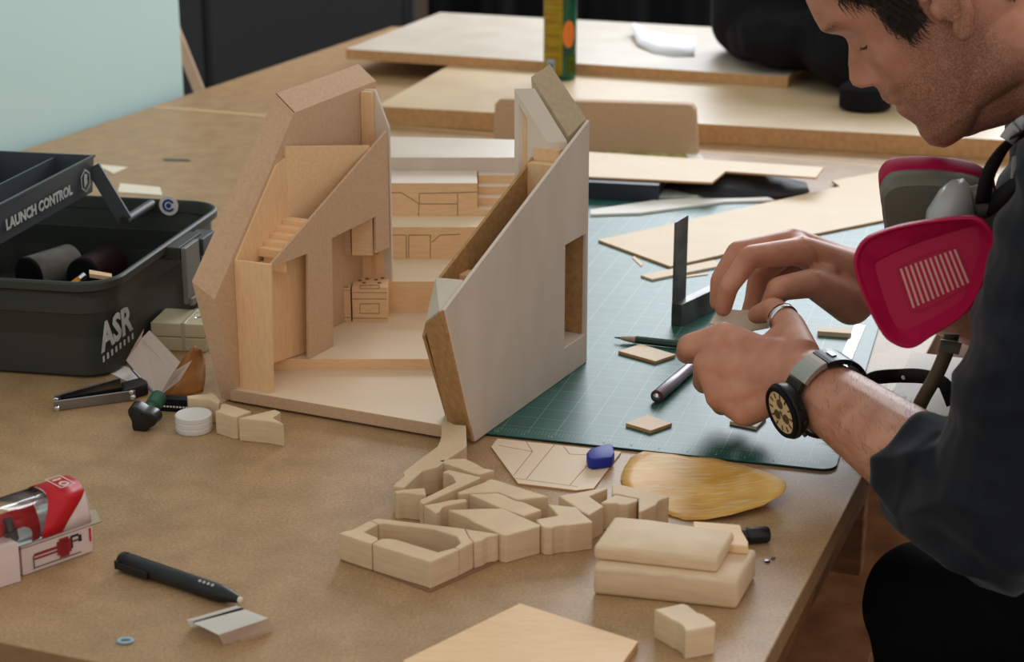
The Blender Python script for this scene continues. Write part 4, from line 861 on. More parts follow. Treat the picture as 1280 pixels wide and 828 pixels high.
# white plastic disc
dc = on(243, 538, 0); bm = bmesh.new(); lathe(bm, dc + Z * .0003, dc + Z * .0165, [(0, .0162), (.06, .0168), (.30, .0168), (.32, .0163), (.38, .0163), (.40, .0168), (.62, .0168), (.64, .0163), (.7, .0163), (.72, .0168), (.95, .0168), (1, .0158)], 40)
o = auto_smooth(put('plastic_disc', bm, mat('milky_plastic', S(222, 218, 214), .4, spec=.5))); centre(o); tag(o, 'stack-like round white plastic disc near the model corner', 'disc')
# paper scraps behind the toolbox
for pts, lab in [([(118, 205), (160, 209), (142, 217)], 'white triangular paper scrap behind the toolbox'), ([(147, 240), (150, 229), (200, 234), (203, 244)], 'white label strip with handwritten mark behind the toolbox')]:
    o = prism('paper_scrap', pix(pts, .001), .0003, .001, M_PAPER); centre(o); tag(o, lab, 'paper', 'paper scraps behind the toolbox')
o = prism('dark_shim', pix([(204, 198), (236, 199), (238, 201), (206, 200.5)], .001), .0003, .001, M_STEELD); centre(o); tag(o, 'thin dark metal shim on the bare table behind toolbox', 'shim')
# ================================================================ FRONT LEFT: BLISTER PACK, MARKER, FOLDED CARD
bo_ = on(118, 690); bx = (on(118, 690) - on(22, 724)); bx.z = 0; bx.normalize(); by = Vector((-bx.y, bx.x, 0))
def BP(x, y, z_): return bo_ + bx * x + by * y + Z * z_
bpk = tag(empty('blister_pack', BP(-.07, .02, 0)), 'red and white blister pack of a hand tool with clear dome', 'package')
M_PKW = mat('white_pack_card', S(226, 204, 200), .45, var=.02, vscale=40)
PW, PB, PD = .046, .0245, .030
bm = bmesh.new(); loft(bm, [[BP(-.062, .001, .0005), BP(-.001, .001, .0005), BP(-.001, PW, .0005), BP(-.062, PW, .0005)], [BP(-.062, 0, PB), BP(0, 0, PB), BP(0, PW, PB), BP(-.062, PW, PB)]]); bev(bm, .002, 2); put('lower_tray', bm, M_PKW, bpk)
bm = bmesh.new(); loft(bm, [[BP(-.16, .001, .0005), BP(-.068, -.006, .0005), BP(-.068, PW, .0005), BP(-.16, PW, .0005)], [BP(-.16, 0, PB + .008), BP(-.068, -.007, PB + .008), BP(-.068, PW, PB + .004), BP(-.16, PW, PB + .004)]]); bev(bm, .004, 3); put('rear_tray', bm, M_PKW, bpk)
def dome(x0, x1, y0, y1, z0_, hgt, m, name, parent, t=.0006, n=16, e=.75):
    bm = bmesh.new(); rings = []
    for x in (x0, x1):
        rings.append([BP(x, y0 + (y1 - y0) * (.5 - .5 * math.copysign(abs(math.cos(math.pi * i / n)) ** e, math.cos(math.pi * i / n))), z0_ + hgt * math.sin(math.pi * i / n) ** .8) for i in range(n + 1)])
    loft(bm, rings, cap=False, closed=False); return bm
def shell(bm, name, m, parent, t): bmesh.ops.recalc_face_normals(bm, faces=bm.faces); bmesh.ops.solidify(bm, geom=bm.faces[:], thickness=t); return put(name, bm, m, parent, True)
sl = shell(dome(-.030, 0.0, .001, PW - .001, PB + .0006, PD, None, '', None), 'red_sleeve', M_PKW, bpk, .0006)
# red swoosh on the sleeve, built as a second skin
bm = bmesh.new(); n = 18; rows = []
for i in range(n + 1):
    th_ = math.pi * i / n; y_ = PW * (.5 - .5 * math.copysign(abs(math.cos(th_)) ** .75, math.cos(th_))); z_ = PB + .001 + (PD + .0006) * max(0, math.sin(th_)) ** .8
    s_ = math.sin(th_)
    xa = -.044 + .015 * s_ if i < n else -.03; xb = -.026 + .0255 * min(1, s_ * 1.35)
    rows.append([BP(xa, y_, z_), BP(xb, y_, z_)])
loft(bm, rows, cap=False, closed=False); shell(bm, 'red_swoosh', M_RED, bpk, .0003)
# end of the dome: white closing card
bm = bmesh.new(); n = 16; bm.faces.new([bm.verts.new(BP(-.0005, .001 + (PW - .002) * (.5 - .5 * math.copysign(abs(math.cos(math.pi * i / n)) ** .75, math.cos(math.pi * i / n))), PB + .0006 + PD * math.sin(math.pi * i / n) ** .8)) for i in range(n + 1)]); shell(bm, 'end_card', M_PKW, bpk, .0006)
shell(dome(-.16, -.0305, .001, PW - .001, PB + .0006, PD + .0005, None, '', None), 'clear_dome', M_CLEAR, bpk, .0005)
fl_ = hexa('clear_flange', [BP(-.16, -.004, PB + .0001), BP(.006, -.004, PB + .0001), BP(.016, .02, PB + .0001), BP(-.16, PW + .008, PB + .0001)], [p_ + Z * .0005 for p_ in (BP(-.16, -.004, PB + .0001), BP(.006, -.004, PB + .0001), BP(.016, .02, PB + .0001), BP(-.16, PW + .008, PB + .0001))], M_CLEAR, bpk)
put('red_insert', plate_bm([[BP(x, PW * .30, PB + z_) for x, z_ in [(-.15, .002), (-.066, .002), (-.066, .006), (-.061, .009), (-.056, .009), (-.052, .006), (-.050, .001), (-.044, .001), (-.044, .026), (-.075, .0235), (-.10, .012), (-.15, .008)]]], by, .0012), M_RED, bpk)
bm = bmesh.new(); lathe(bm, BP(-.0665, .012, PB + .004), BP(-.0665, .012, PB + .02), [(0, .005), (.4, .0052), (.42, .0035), (1, .0035)], 16); put('tool_clip', bm, M_STEELD, bpk)
# printed diagram on the front of the lower tray
def pr(name, x0, x1, z0_, z1_, m): return hexa(name, [BP(x0, -.0002, z0_), BP(x1, -.0002, z0_), BP(x1, -.0002, z1_), BP(x0, -.0002, z1_)], [BP(x0, -.0006, z0_), BP(x1, -.0006, z0_), BP(x1, -.0006, z1_), BP(x0, -.0006, z1_)], m, bpk)
M_PKR = mat('dark_red_print', S(150, 40, 44), .5); M_PKB = mat('black_print', S(50, 36, 40), .5)
pr('diagram_body', -.032, -.020, .0075, .0185, M_PKR); pr('diagram_neck', -.030, -.022, .005, .0205, M_PKR); pr('diagram_shaft', -.052, -.032, .0135, .0155, M_PKR); pr('diagram_shaft', -.052, -.032, .0105, .0118, M_PKR)
pr('diagram_jaw', -.020, -.0185, .0095, .020, M_PKB); pr('diagram_jaw', -.0185, -.013, .0182, .020, M_PKB); pr('diagram_jaw', -.0185, -.013, .0145, .0155, M_PKB); pr('diagram_jaw', -.013, -.0105, .013, .0185, M_PKB)
pr('dimension_line', -.053, -.0524, .003, .014, M_PKB); pr('dimension_line', -.052, -.012, .0038, .0043, M_PKB); pr('side_print', -.0035, -.002, .010, .021, M_RED)
text_mesh('lettering', '10', M_PKW, bpk, BP(-.0165, PW * .66, PB + PD + .0026), -by, bx, .0075, .0003, width=.016)
bm = bmesh.new(); fr_ = [(-.019, .70), (-.006, .70), (-.006, .20), (-.019, .20)]
put('lettering_frame', plate_bm([[BP(x, PW * y_, PB + PD + .0022) for x, y_ in fr_], [BP(x, PW * y_, PB + PD + .0022) for x, y_ in [(-.0182, .685), (-.0068, .685), (-.0068, .215), (-.0182, .215)]]], Z, .0003), M_PKW, bpk)
# black marker pen with clip
pen = tag(empty('marker_pen', on(228, 725)), 'black felt marker pen lying alone on the bare table', 'pen')
pa1, pb1 = on(152, 700, .0072), on(299, 750, .0062); dpen = (pb1 - pa1).normalized(); spen = Vector((-dpen.y, dpen.x, 0))
M_PEN = mat('worn_black_barrel', S(30, 30, 32), .4, spec=.5, var=.3, vscale=40)
rod('barrel', pa1.lerp(pb1, .04), pa1.lerp(pb1, .86), [(0, .0062), (.02, .0068), (.97, .0066), (1, .0062)], M_PEN, pen); rod('tip_cone', pa1.lerp(pb1, .86), pb1, [(0, .0062), (.15, .0058), (1, .0026)], M_BLACK, pen); rod('end_cap', pa1, pa1.lerp(pb1, .045), [(0, .006), (.3, .0068), (1, .0068)], M_BLACK, pen)
rod('nib', pb1, pb1 + dpen * .0025, [(0, .0024), (.6, .0022), (1, .001)], M_PAPER, pen, 14)
c0_ = pa1 - spen * .0082 - Z * .0015
hexa('clip', [c0_ + Z * -.003, c0_ + dpen * .034 + Z * -.003, c0_ + dpen * .034 + spen * .0016 + Z * -.003, c0_ + spen * .0016 + Z * -.003], [c0_ + Z * .003, c0_ + dpen * .034 + Z * .003, c0_ + dpen * .034 + spen * .0016 + Z * .003, c0_ + spen * .0016 + Z * .003], M_BLACK, pen, .0006)
hexa('clip_mount', [c0_ + Z * -.003, c0_ + dpen * .004 + Z * -.003, c0_ + dpen * .004 + spen * .008 + Z * -.003, c0_ + spen * .008 + Z * -.003], [c0_ + Z * .004, c0_ + dpen * .004 + Z * .004, c0_ + dpen * .004 + spen * .008 + Z * .004, c0_ + spen * .008 + Z * .004], M_BLACK, pen, .0006)
for k in range(4):
    p_ = pa1.lerp(pb1, .70 + .035 * k); up_ = (Z * .85 - spen * .35).normalized() * .0067
    bm = bmesh.new(); lathe(bm, p_ + up_ * .96, p_ + up_ * 1.06, [(0, .0012), (1, .0012)], 10); put('printed_dot', bm, M_GREYPRINT, pen)
# folded white card
z7 = lambda x, y, h: (140 + x / 5.71, 670 + y / 5.71, h)
fc = tag(empty('folded_card', on(290, 795)), 'small folded white card piece beside the black marker', 'card')
sheet3('top_panel', [z7(582, 622, .0105), z7(950, 525, .0105), z7(1118, 590, .0115), z7(760, 708, .0115)], M_WHITE, fc, .0008)
sheet3('front_fold', [z7(760, 708, .0115), z7(1118, 590, .0115), z7(1160, 662, .001), z7(795, 782, .001)], mat('beige_card', S(222, 202, 184), .7), fc, .0008)
sheet3('rear_fold', [z7(527, 603, .0118), z7(885, 500, .0118), z7(930, 512, .0108), z7(575, 614, .0108)], M_WHITE, fc, .0008)
sheet3('hinge_strip', [z7(570, 613, .0104), z7(920, 512, .0104), z7(950, 525, .0104), z7(582, 622, .0104)], mat('brown_tape', S(120, 84, 66), .6), fc, .0005)
sheet3('support_fold', [z7(540, 612, .0113), z7(905, 512, .0113), z7(930, 548, .001), z7(560, 652, .001)], M_WHITE, fc, .0008)
# ================================================================ THE PERSON
import numpy as np
from mathutils.bvhtree import BVHTree
from mathutils.geometry import intersect_point_tri_2d
def c_sphere(bm, c, r, sc=(1, 1, 1), rot=None, sub=3):
    q = bmesh.ops.create_icosphere(bm, subdivisions=sub, radius=1.0)
    m = Matrix.Translation(c) @ (rot.to_4x4() if rot is not None else Matrix()) @ Matrix.Diagonal((r * sc[0], r * sc[1], r * sc[2], 1))
    bmesh.ops.transform(bm, matrix=m, verts=q['verts'])
def c_cone(bm, p0, r0, p1, r1, n=20, ends=True):
    p0, p1 = Vector(p0), Vector(p1); lathe(bm, p0, p1, [(0, r0), (1, r1)], n)
    if ends: c_sphere(bm, p0, r0, sub=2 if r0 < .02 else 3); c_sphere(bm, p1, r1, sub=2 if r1 < .02 else 3)
def chain(bm, pts, rs):
    for i in range(len(pts) - 1): c_cone(bm, pts[i], rs[i], pts[i + 1], rs[i + 1])
def lerp_tab(tab, t):
    if t <= tab[0][0]: return tab[0][1]
    for (a, va), (b, vb) in zip(tab, tab[1:]):
        if t <= b:
            k = (t - a) / (b - a); return va + (vb - va) * k
    return tab[-1][1]
# ---- head frame: profile square to the line of sight, chin dropped towards the hands
PH = math.radians(40)
f0 = Vector((-.972, .235, 0)).normalized(); sd = Vector((-f0.y * -1, 0, 0)); sd = Vector((-.235, -.972, 0)).normalized()
fw = (f0 * math.cos(PH) - Z * math.sin(PH)).normalized(); upv = (f0 * math.sin(PH) + Z * math.cos(PH)).normalized()
nas = hit(1058, 48, (.28, 1.50, 0), sd)
HO = nas - fw * .088
def HL(x, y, z_): return HO + fw * x + sd * y + upv * z_
def h_local(p): d = p - HO; return (d.dot(fw), d.dot(sd), d.dot(upv))
PROF = [(-.1225, .080), (-.113, .0875), (-.1018, .0882), (-.0938, .0858), (-.086, .0882), (-.0784, .0912), (-.073, .0915), (-.0693, .0893), (-.0655, .0932), (-.0584, .0952), (-.0513, .0928), (-.0455, .0932), (-.0415, .1035), (-.0353, .1082), (-.029, .1075), (-.018, .100), (-.007, .091), (0, .088), (.006, .090), (.0125, .0965), (.0197, .0995), (.03, .0985), (.0467, .0945), (.07, .083), (.09, .060), (.103, .032), (.112, .0)]
BASE = [(-.1225, .070), (-.115, .080), (-.105, .083), (-.095, .081), (-.08, .084), (-.06, .086), (-.045, .085), (-.02, .084), (0, .086), (.0197, .0955), (.0467, .0935), (.07, .0825), (.09, .0595), (.103, .0315), (.112, 0)]
WID = [(-.1225, .020), (-.116, .032), (-.105, .044), (-.09, .053), (-.07, .060), (-.05, .0655), (-.03, .069), (0, .0735), (.02, .0755), (.05, .075), (.075, .067), (.092, .053), (.104, .034), (.112, .004)]
BACK = [(-.1225, .045), (-.105, .012), (-.09, -.02), (-.07, -.05), (-.05, -.075), (-.03, -.092), (0, -.1), (.05, -.098), (.08, -.082), (.095, -.065), (.106, -.04), (.112, -.01)]
XC = [(-.1225, .060), (-.105, .040), (-.08, .018), (-.05, .0), (0, -.008), (.06, -.008), (.112, -.004)]
SIG = [(-.1225, .022), (-.10, .018), (-.085, .020), (-.07, .022), (-.055, .020), (-.046, .014), (-.040, .0125), (-.033, .0105), (-.015, .008), (0, .009), (.012, .02), (.03, .04), (.112, .05)]
g2 = lambda a, s: math.exp(-(a / s) ** 2)
def head_pt(th, z_):
    c, s = math.cos(th), math.sin(th); xc = lerp_tab(XC, z_); f = lerp_tab(BASE, z_); b = lerp_tab(BACK, z_); wv = lerp_tab(WID, z_)
    y = wv * math.copysign(abs(s) ** .86, s)
    if c >= 0: x = xc + (f - xc) * c ** .80
    else: x = xc - (xc - b) * abs(c) ** .92
    if c > 0:
        ay = abs(y); d = lerp_tab(PROF, z_) - f
        x += d * g2(y, lerp_tab(SIG, z_)) * min(1, c * 2)
        x += -.013 * g2(ay - .031, .0135) * g2(z_ + .003, .0105)          # eye sockets
        x += .0085 * g2(ay - .031, .0115) * g2(z_ + .004, .0085)          # lids over the eyes
        x += -.0016 * g2(ay - .031, .013) * g2(z_ + .0095, .0016)         # lid edge
        x += .0035 * g2(ay - .030, .016) * g2(z_ - .0165, .006)           # brow ridge
        x += .005 * g2(ay - .048, .016) * g2(z_ + .027, .014)             # cheekbones
        x += .0052 * g2(ay - .0135, .0052) * g2(z_ + .0405, .0062)        # nostril wings
        x += -.0025 * g2(ay - .0205, .0028) * g2(z_ + .044, .010)         # crease beside the nose
        x += -.0030 * g2(z_ + .0693, .0018) * (1 if ay < .021 else g2(ay - .021, .004))   # mouth line
        x += -.0020 * g2(ay - .027, .006) * g2(z_ + .0695, .009)          # mouth corner
    return HL(x, y, z_)
def add_head(bm):
    zs = [-.1225 + .2345 * i / 150 for i in range(151)]; n = 168
    loft(bm, [[head_pt(2 * math.pi * j / n, z_) for j in range(n)] for z_ in zs])
def J(u, v, Y): return atY(u, v, Y)
NB = HL(-.075, 0, -.135)                                    # base of the neck
LSH = NB + sd * .185 + Vector((.0, 0, -.055)); RSH = NB - sd * .185 + Vector((.0, 0, -.055))
LE = J(1246, 648, 1.235); LW = J(1004, 474, 1.470)
RE = Vector((.575, 1.74, .03)); RW = J(1092, 352, 1.655)
CH = NB + Vector((.005, -.01, -.14)); HIP = Vector((.67, 1.43, -.235))
def add_torso(bm, g=0.0):
    for s_ in (-1, 1):
        c_cone(bm, NB + sd * .10 * s_ + Vector((.015, 0, -.075)), .075 + g, CH + sd * .075 * s_ + Vector((.03, 0, -.02)), .098 + g)
        c_cone(bm, CH + sd * .075 * s_ + Vector((.03, 0, -.02)), .098 + g, HIP + sd * .075 * s_, .105 + g)
    c_cone(bm, NB + Vector((.02, 0, -.06)), .08 + g, CH + Vector((.03, 0, -.02)), .11 + g); c_cone(bm, CH + Vector((.03, 0, -.02)), .11 + g, HIP, .11 + g)
    for sh in (LSH, RSH): c_cone(bm, NB + Vector((.015, 0, -.045)), .055 + g, sh, .052 + g)
LK, RK = Vector((.385, 1.225, -.225)), Vector((.42, 1.62, -.225))
def add_legs(bm, g=0.0):
    for s_, k in ((1, LK), (-1, RK)):
        h_ = HIP + sd * .085 * s_
        c_cone(bm, h_, .088 + g, k, .060 + g); a_ = k + Vector((.06, 0, -.43)); c_cone(bm, k, .058 + g, k.lerp(a_, .3) + Vector((.015, 0, 0)), .057 + g); c_cone(bm, k.lerp(a_, .3) + Vector((.015, 0, 0)), .057 + g, a_, .040 + g)
LF = [  # left hand: index, middle, ring, little
    ([(906, 420, 1.522), (862, 433, 1.532), (858, 442, 1.556), (884, 444, 1.572)], [.0125, .0115, .0100, .0080]),
    ([(884, 456, 1.508), (880, 478, 1.546), (900, 481, 1.568), (922, 470, 1.568)], [.0125, .0108, .0092, .0080]),
    ([(899, 496, 1.490), (903, 506, 1.528), (926, 502, 1.546), (942, 490, 1.546)], [.0120, .0102, .0088, .0076]),
    ([(929, 517, 1.476), (935, 521, 1.506), (951, 516, 1.520), (962, 507, 1.520)], [.0110, .0092, .0080, .0070])]
LTH = ([(1000, 446, 1.482), (988, 408, 1.526), (967, 387, 1.556), (946, 394, 1.578)], [.0185, .0135, .0115, .0088])
RF = [([(1002, 314, 1.622), (938, 321, 1.598), (911, 358, 1.594), (904, 386, 1.598)], [.0135, .0110, .0095, .0080]),
      ([(992, 303, 1.642), (922, 315, 1.618), (900, 350, 1.614), (897, 378, 1.614)], [.0130, .0105, .0092, .0080]),
      ([(990, 310, 1.662), (948, 345, 1.650), (942, 376, 1.638), (935, 398, 1.628)], [.0125, .0100, .0090, .0082]),
      ([(996, 322, 1.680), (966, 352, 1.668), (968, 374, 1.654), (962, 388, 1.646)], [.0115, .0090, .0080, .0072])]
RTH = ([(1064, 380, 1.625), (1016, 354, 1.594), (974, 361, 1.584), (957, 393, 1.594)], [.0205, .0140, .0115, .0086])
def add_hand(bm, W, fingers, thumb, wr):
    ms = []
    for pts, rs in fingers:
        P = [J(*p) for p in pts]; chain(bm, P, rs); ms.append((P[0], rs[0]))
    for m_, r_ in ms: c_cone(bm, W, wr * .82, m_, r_ * 1.08)
    for (a, ra), (b, rb) in zip(ms, ms[1:]): c_cone(bm, a, ra * .98, b, rb * .98)
    cen = sum((m_ for m_, _ in ms), Vector()) / 4; c_cone(bm, W.lerp(cen, .35), wr * .85, W.lerp(cen, .8), .0155)
    T = [J(*p) for p in thumb[0]]; chain(bm, T, thumb[1]); c_cone(bm, W, wr * .75, T[0], thumb[1][0]); c_cone(bm, T[0], thumb[1][0] * .9, ms[0][0].lerp(W, .35), .013); c_cone(bm, T[1], thumb[1][1] * .8, ms[0][0].lerp(W, .45), .011)
def person():
    t = tag(empty('person', (HIP.x, HIP.y, FZ)), 'person in dark navy shirt bending over the mat, both hands joining small pieces', 'person')
    bm = bmesh.new()
    add_head(bm)
    c_cone(bm, HL(-.030, 0, -.035), .056, NB, .062); c_cone(bm, HL(.045, 0, -.100), .030, HL(-.012, 0, -.105), .046); c_cone(bm, HL(-.012, 0, -.105), .046, NB + Vector((-.02, 0, -.02)), .054)
    for s_ in (-1, 1): c_cone(bm, HL(.034, s_ * .030, -.088), .021, HL(-.020, s_ * .036, -.080), .034); c_cone(bm, HL(-.020, s_ * .036, -.080), .034, HL(-.065, s_ * .030, -.110), .040)
    # ears: rim, concha plate, lobe
    for s_ in (-1, 1):
        L0_ = (.003, .082, -.045)
        hx_ = [(0, .004, 0), (-.010, .008, .010), (-.019, .011, .026), (-.021, .012, .042), (-.013, .010, .055), (-.002, .006, .058), (.007, .003, .051), (.009, .0, .040)]
        P = [HL(L0_[0] + a, s_ * (L0_[1] + b), L0_[2] + c) for a, b, c in hx_]; chain(bm, P, [.0062, .0048, .0042, .0040, .0040, .0040, .0040, .004])
        R3 = Matrix((fw, sd, upv)).transposed()
        c_sphere(bm, HL(-.004, s_ * .077, -.018), 1, (.013, .0065, .026), R3); c_sphere(bm, HL(.001, s_ * .084, -.042), 1, (.0085, .0055, .0095), R3); c_sphere(bm, HL(.010, s_ * .076, -.020), 1, (.005, .006, .009), R3)
    add_torso(bm, -.006); add_legs(bm, -.006)
    for k in (LK, RK):
        a_ = k + Vector((.06, 0, -.43)); c_cone(bm, a_ + Vector((.02, 0, -.05)), .035, a_ + Vector((-.15, 0, -.075)), .026)
    c_cone(bm, LSH, .052, LE, .040); c_cone(bm, LE, .040, LE.lerp(LW, .35), .0400); c_cone(bm, LE.lerp(LW, .35), .0400, LE.lerp(LW, .88), .0300); c_cone(bm, LE.lerp(LW, .88), .0300, LW, .0275)
    c_cone(bm, RSH, .052, RE, .040); c_cone(bm, RE, .042, RE.lerp(RW, .35), .0445); c_cone(bm, RE.lerp(RW, .35), .0445, RW, .0280)
    add_hand(bm, LW, LF, LTH, .0265); add_hand(bm, RW, RF, RTH, .0275)
    me = remesh(bm, .0017, 5, .5)
    def hl(u, v): q = h_local(hit(u, v, HL(0, .072, 0), sd)); return (q[0], q[2])
    hp = [hl(1046, 0), hl(1092, 11), hl(1102, 29), hl(1118, 42), hl(1138, 53), hl(1149, 38), hl(1160, 24)]
    poly = [(.066, .078), hp[0]] + hp[1:] + [(.016, .006), (.004, .022), (-.022, .022), (-.032, .0), (-.034, -.04), (-.08, -.085), (-.16, -.05), (-.16, .2), (.05, .2), (.062, .098)]
    def inside(x, y):
        c = False; j = len(poly) - 1
        for i in range(len(poly)):
            if (poly[i][1] > y) != (poly[j][1] > y) and x < (poly[j][0] - poly[i][0]) * (y - poly[i][1]) / (poly[j][1] - poly[i][1]) + poly[i][0]: c = not c
            j = i
        return c
    # stubble: grows on jaw, chin, lip and upper neck
    nv = len(me.vertices); co = np.empty(nv * 3); me.vertices.foreach_get('co', co); co = co.reshape(-1, 3)
    d = co - np.array(HO); lx = d @ np.array(fw); ly = np.abs(d @ np.array(sd)); lz = d @ np.array(upv)
    sg = lambda a: 1 / (1 + np.exp(-a))
    jaw = sg((-.040 - .55 * (lx - .045) - lz) / .006) * sg((lx + .015) / .006) * sg((lz + .165) / .006)
    side_ = sg((.052 - lx) / .006) * sg((.012 - lz) / .012) * sg((lx - .012) / .005) * sg((lz + .13) / .01)
    lip = np.exp(-((lz + .056) / .007) ** 2) * (lx > .06) * .9
    mouth = np.exp(-((lz + .071) / .0075) ** 2) * np.exp(-(ly / .022) ** 4) * (lx > .07)
    beard = np.clip(np.maximum(jaw, np.maximum(side_, lip)) - mouth, 0, 1) * (ly < .11) * (np.abs(lz) < .2)
    brow = np.exp(-((lz - .0165 - .12 * (ly - .03)) / .0042) ** 2) * np.exp(-((ly - .031) / .017) ** 4) * (lx > .05)
    lips = mouth
    scalp = np.zeros(nv)
    for i_ in np.nonzero((np.abs(lz) < .13) & (ly < .085) & (np.abs(lx) < .12))[0]:
        if inside(lx[i_], lz[i_]): scalp[i_] = 1
    for nm, a in (('beard', beard), ('brow', brow), ('lips', lips), ('scalp', scalp)):
        at = me.attributes.new(nm, 'FLOAT', 'POINT'); at.data.foreach_set('value', a.astype(np.float32))
    # skin
    m = mat('skin', S(205, 148, 122), .48, spec=.4, var=.06, vscale=45, col2=S(194, 130, 104), bump=.15, bscale=700, sss=.12)
    nt = m.node_tree; b = nt.nodes['Principled BSDF']; r = nt.nodes[m['ramp']]; tc = nt.nodes['Texture Coordinate']; last = r.outputs[0]
    def over(last, attr, col, k, speck):
        a = nt.nodes.new('ShaderNodeAttribute'); a.attribute_name = attr
        mu_ = nt.nodes.new('ShaderNodeMath'); mu_.operation = 'MULTIPLY'; nt.links.new(a.outputs['Fac'], mu_.inputs[0])
        if speck:
            n = nt.nodes.new('ShaderNodeTexNoise'); n.inputs['Scale'].default_value = speck; n.inputs['Detail'].default_value = 2; nt.links.new(tc.outputs['Object'], n.inputs['Vector'])
            rp = nt.nodes.new('ShaderNodeValToRGB'); rp.color_ramp.elements[0].position = .36; rp.color_ramp.elements[0].color = (.3, .3, .3, 1); rp.color_ramp.elements[1].position = .62; rp.color_ramp.elements[1].color = (1, 1, 1, 1); nt.links.new(n.outputs['Fac'], rp.inputs[0])
            m3 = nt.nodes.new('ShaderNodeMath'); m3.operation = 'MULTIPLY'; m3.inputs[1].default_value = k; nt.links.new(rp.outputs[0], m3.inputs[0]); nt.links.new(m3.outputs[0], mu_.inputs[1])
        else: mu_.inputs[1].default_value = k
        mx = nt.nodes.new('ShaderNodeMix'); mx.data_type = 'RGBA'; nt.links.new(mu_.outputs[0], mx.inputs[0]); nt.links.new(last, mx.inputs[6]); mx.inputs[7].default_value = col; return mx.outputs[2]
    last = over(last, 'lips', S(168, 92, 84), .7, 0); last = over(last, 'beard', S(66, 48, 34), .6, 620); last = over(last, 'brow', S(44, 30, 24), .8, 600); last = over(last, 'scalp', S(38, 28, 25), .92, 0)
    nt.links.new(last, b.inputs['Base Color'])
    me.materials.clear(); me.materials.append(m)
    body = bpy.data.objects.new('body', me); COL.objects.link(body); body.parent = t; body.matrix_parent_inverse = wm(t).inverted()
    for p in me.polygons: p.use_smooth = True
    bvh_b = BVHTree.FromPolygons([v.co for v in me.vertices], [p.vertices for p in me.polygons])
    # ---- hair: strands combed back from the temple
    rnd = random.Random(3); bm = bmesh.new(); cnt = 0
    while cnt < 9500:
        z_ = rnd.uniform(-.08, .111); th = rnd.uniform(0, 2 * math.pi)
        p0 = head_pt(th, z_); lx_, ly_, lz_ = h_local(p0)
        if not inside(lx_, lz_): continue
        cnt += 1
        nrm = (p0 - HL(-.005, 0, .01)); nrm -= nrm.dot(upv) * upv * .2; nrm.normalize()
        low = max(0, min(1, (.05 - lz_) / .05))
        dr_ = (-fw * (.35 + .3 * rnd.random()) - upv * (.5 + low) + Vector((rnd.uniform(-.16, .16), rnd.uniform(-.16, .16), rnd.uniform(-.14, .14))))
        dr_ = (dr_ - nrm * dr_.dot(nrm)).normalized(); ln_ = (.012 + .018 * rnd.random()) * (1 - .6 * low)
        q = [p0 - nrm * .001, p0 + dr_ * ln_ * .5 + nrm * (.003 + .003 * rnd.random()), p0 + dr_ * ln_ + nrm * (.002 + .004 * rnd.random())]
        x_, y_ = frame_of(dr_); rad = [.00042, .0004, .0001]
        loft(bm, [[q[i] + (x_ * math.cos(2.1 * k) + y_ * math.sin(2.1 * k)) * rad[i] for k in range(3)] for i in range(3)], cap=False)
    hr = put('hair', bm, mat('dark_hair', S(34, 26, 24), .42, spec=.5), t, True, recalc=False); hr['kind'] = 'stuff'
    # lashes of the lowered eye
    bm = bmesh.new()
    for s_ in (-1, 1):
        for k in range(16):
            yy = .021 + .020 * k / 15; 
            best = head_pt(0, -.010); bd_ = 9
            for th in [i * .02 for i in range(60)]:
                p_ = head_pt(s_ * th, -.0095); dd = abs(abs(h_local(p_)[1]) - yy)
                if dd < bd_: bd_, best = dd, p_
            e_ = best + fw * .0035 - upv * (.0034 + .001 * (k % 2)) + sd * s_ * (.002 * (k - 7) / 8)
            tube(bm, [best - fw * .0005, best.lerp(e_, .5) - upv * .0008, e_], [.0003, .00022, .00008], 4)
    ey = put('eyelashes', bm, mat('lash_black', S(26, 20, 18), .6), t); ey['kind'] = 'stuff'
    # ---- forearm hair
    bm = bmesh.new(); cnt = 0; ax = (LW - LE).normalized(); x_, y_ = frame_of(ax)
    while cnt < 900:
        k = rnd.uniform(.30, .90); a = rnd.uniform(0, 2 * math.pi); rd = (x_ * math.cos(a) + y_ * math.sin(a)); c = LE.lerp(LW, k)
        loc, nn_, _, _ = bvh_b.ray_cast(c + rd * .08, -rd, .12)
        if loc is None: continue
        cnt += 1
        dr_ = (-rd.cross(ax) * .5 + ax * .5 + nn_ * .35 + Vector((rnd.uniform(-.4, .4), rnd.uniform(-.4, .4), rnd.uniform(-.4, .4)))).normalized(); l_ = rnd.uniform(.004, .0085)
        tube(bm, [loc, loc + dr_ * l_ * .5, loc + dr_ * l_ - nn_ * .001], [.00009, .00007, .00003], 3)
    ah = put('arm_hair', bm, mat('arm_hair_brown', S(96, 66, 52), .6), t, recalc=False); ah['kind'] = 'stuff'
    # ---- shirt
    M_SH = mat('navy_cotton', S(24, 27, 35), .85, spec=.15, var=.10, vscale=25, col2=S(18, 21, 28), bump=.25, bscale=1400, sheen=.15)
    bm = bmesh.new(); add_torso(bm, .011)
    for s_ in (-1, 0, 1): c_sphere(bm, NB + sd * .065 * s_ + Vector((.022, 0, -.035)), .078)
    LC = LE.lerp(LW, .36)
    c_cone(bm, LSH + Vector((0, 0, .004)), .070, LSH.lerp(LE, .55), .064); c_cone(bm, LSH.lerp(LE, .55), .064, LE + Vector((.006, 0, -.002)), .056); c_cone(bm, LE + Vector((.006, 0, -.002)), .056, LC, .045, 28, False)
    c_sphere(bm, LE + Vector((.006, 0, -.002)), .056)
    RC = RE.lerp(RW, .36)
    c_cone(bm, RSH, .070, RE, .060); c_cone(bm, RE, .060, RC, .046, 28, False); c_sphere(bm, RE, .06)
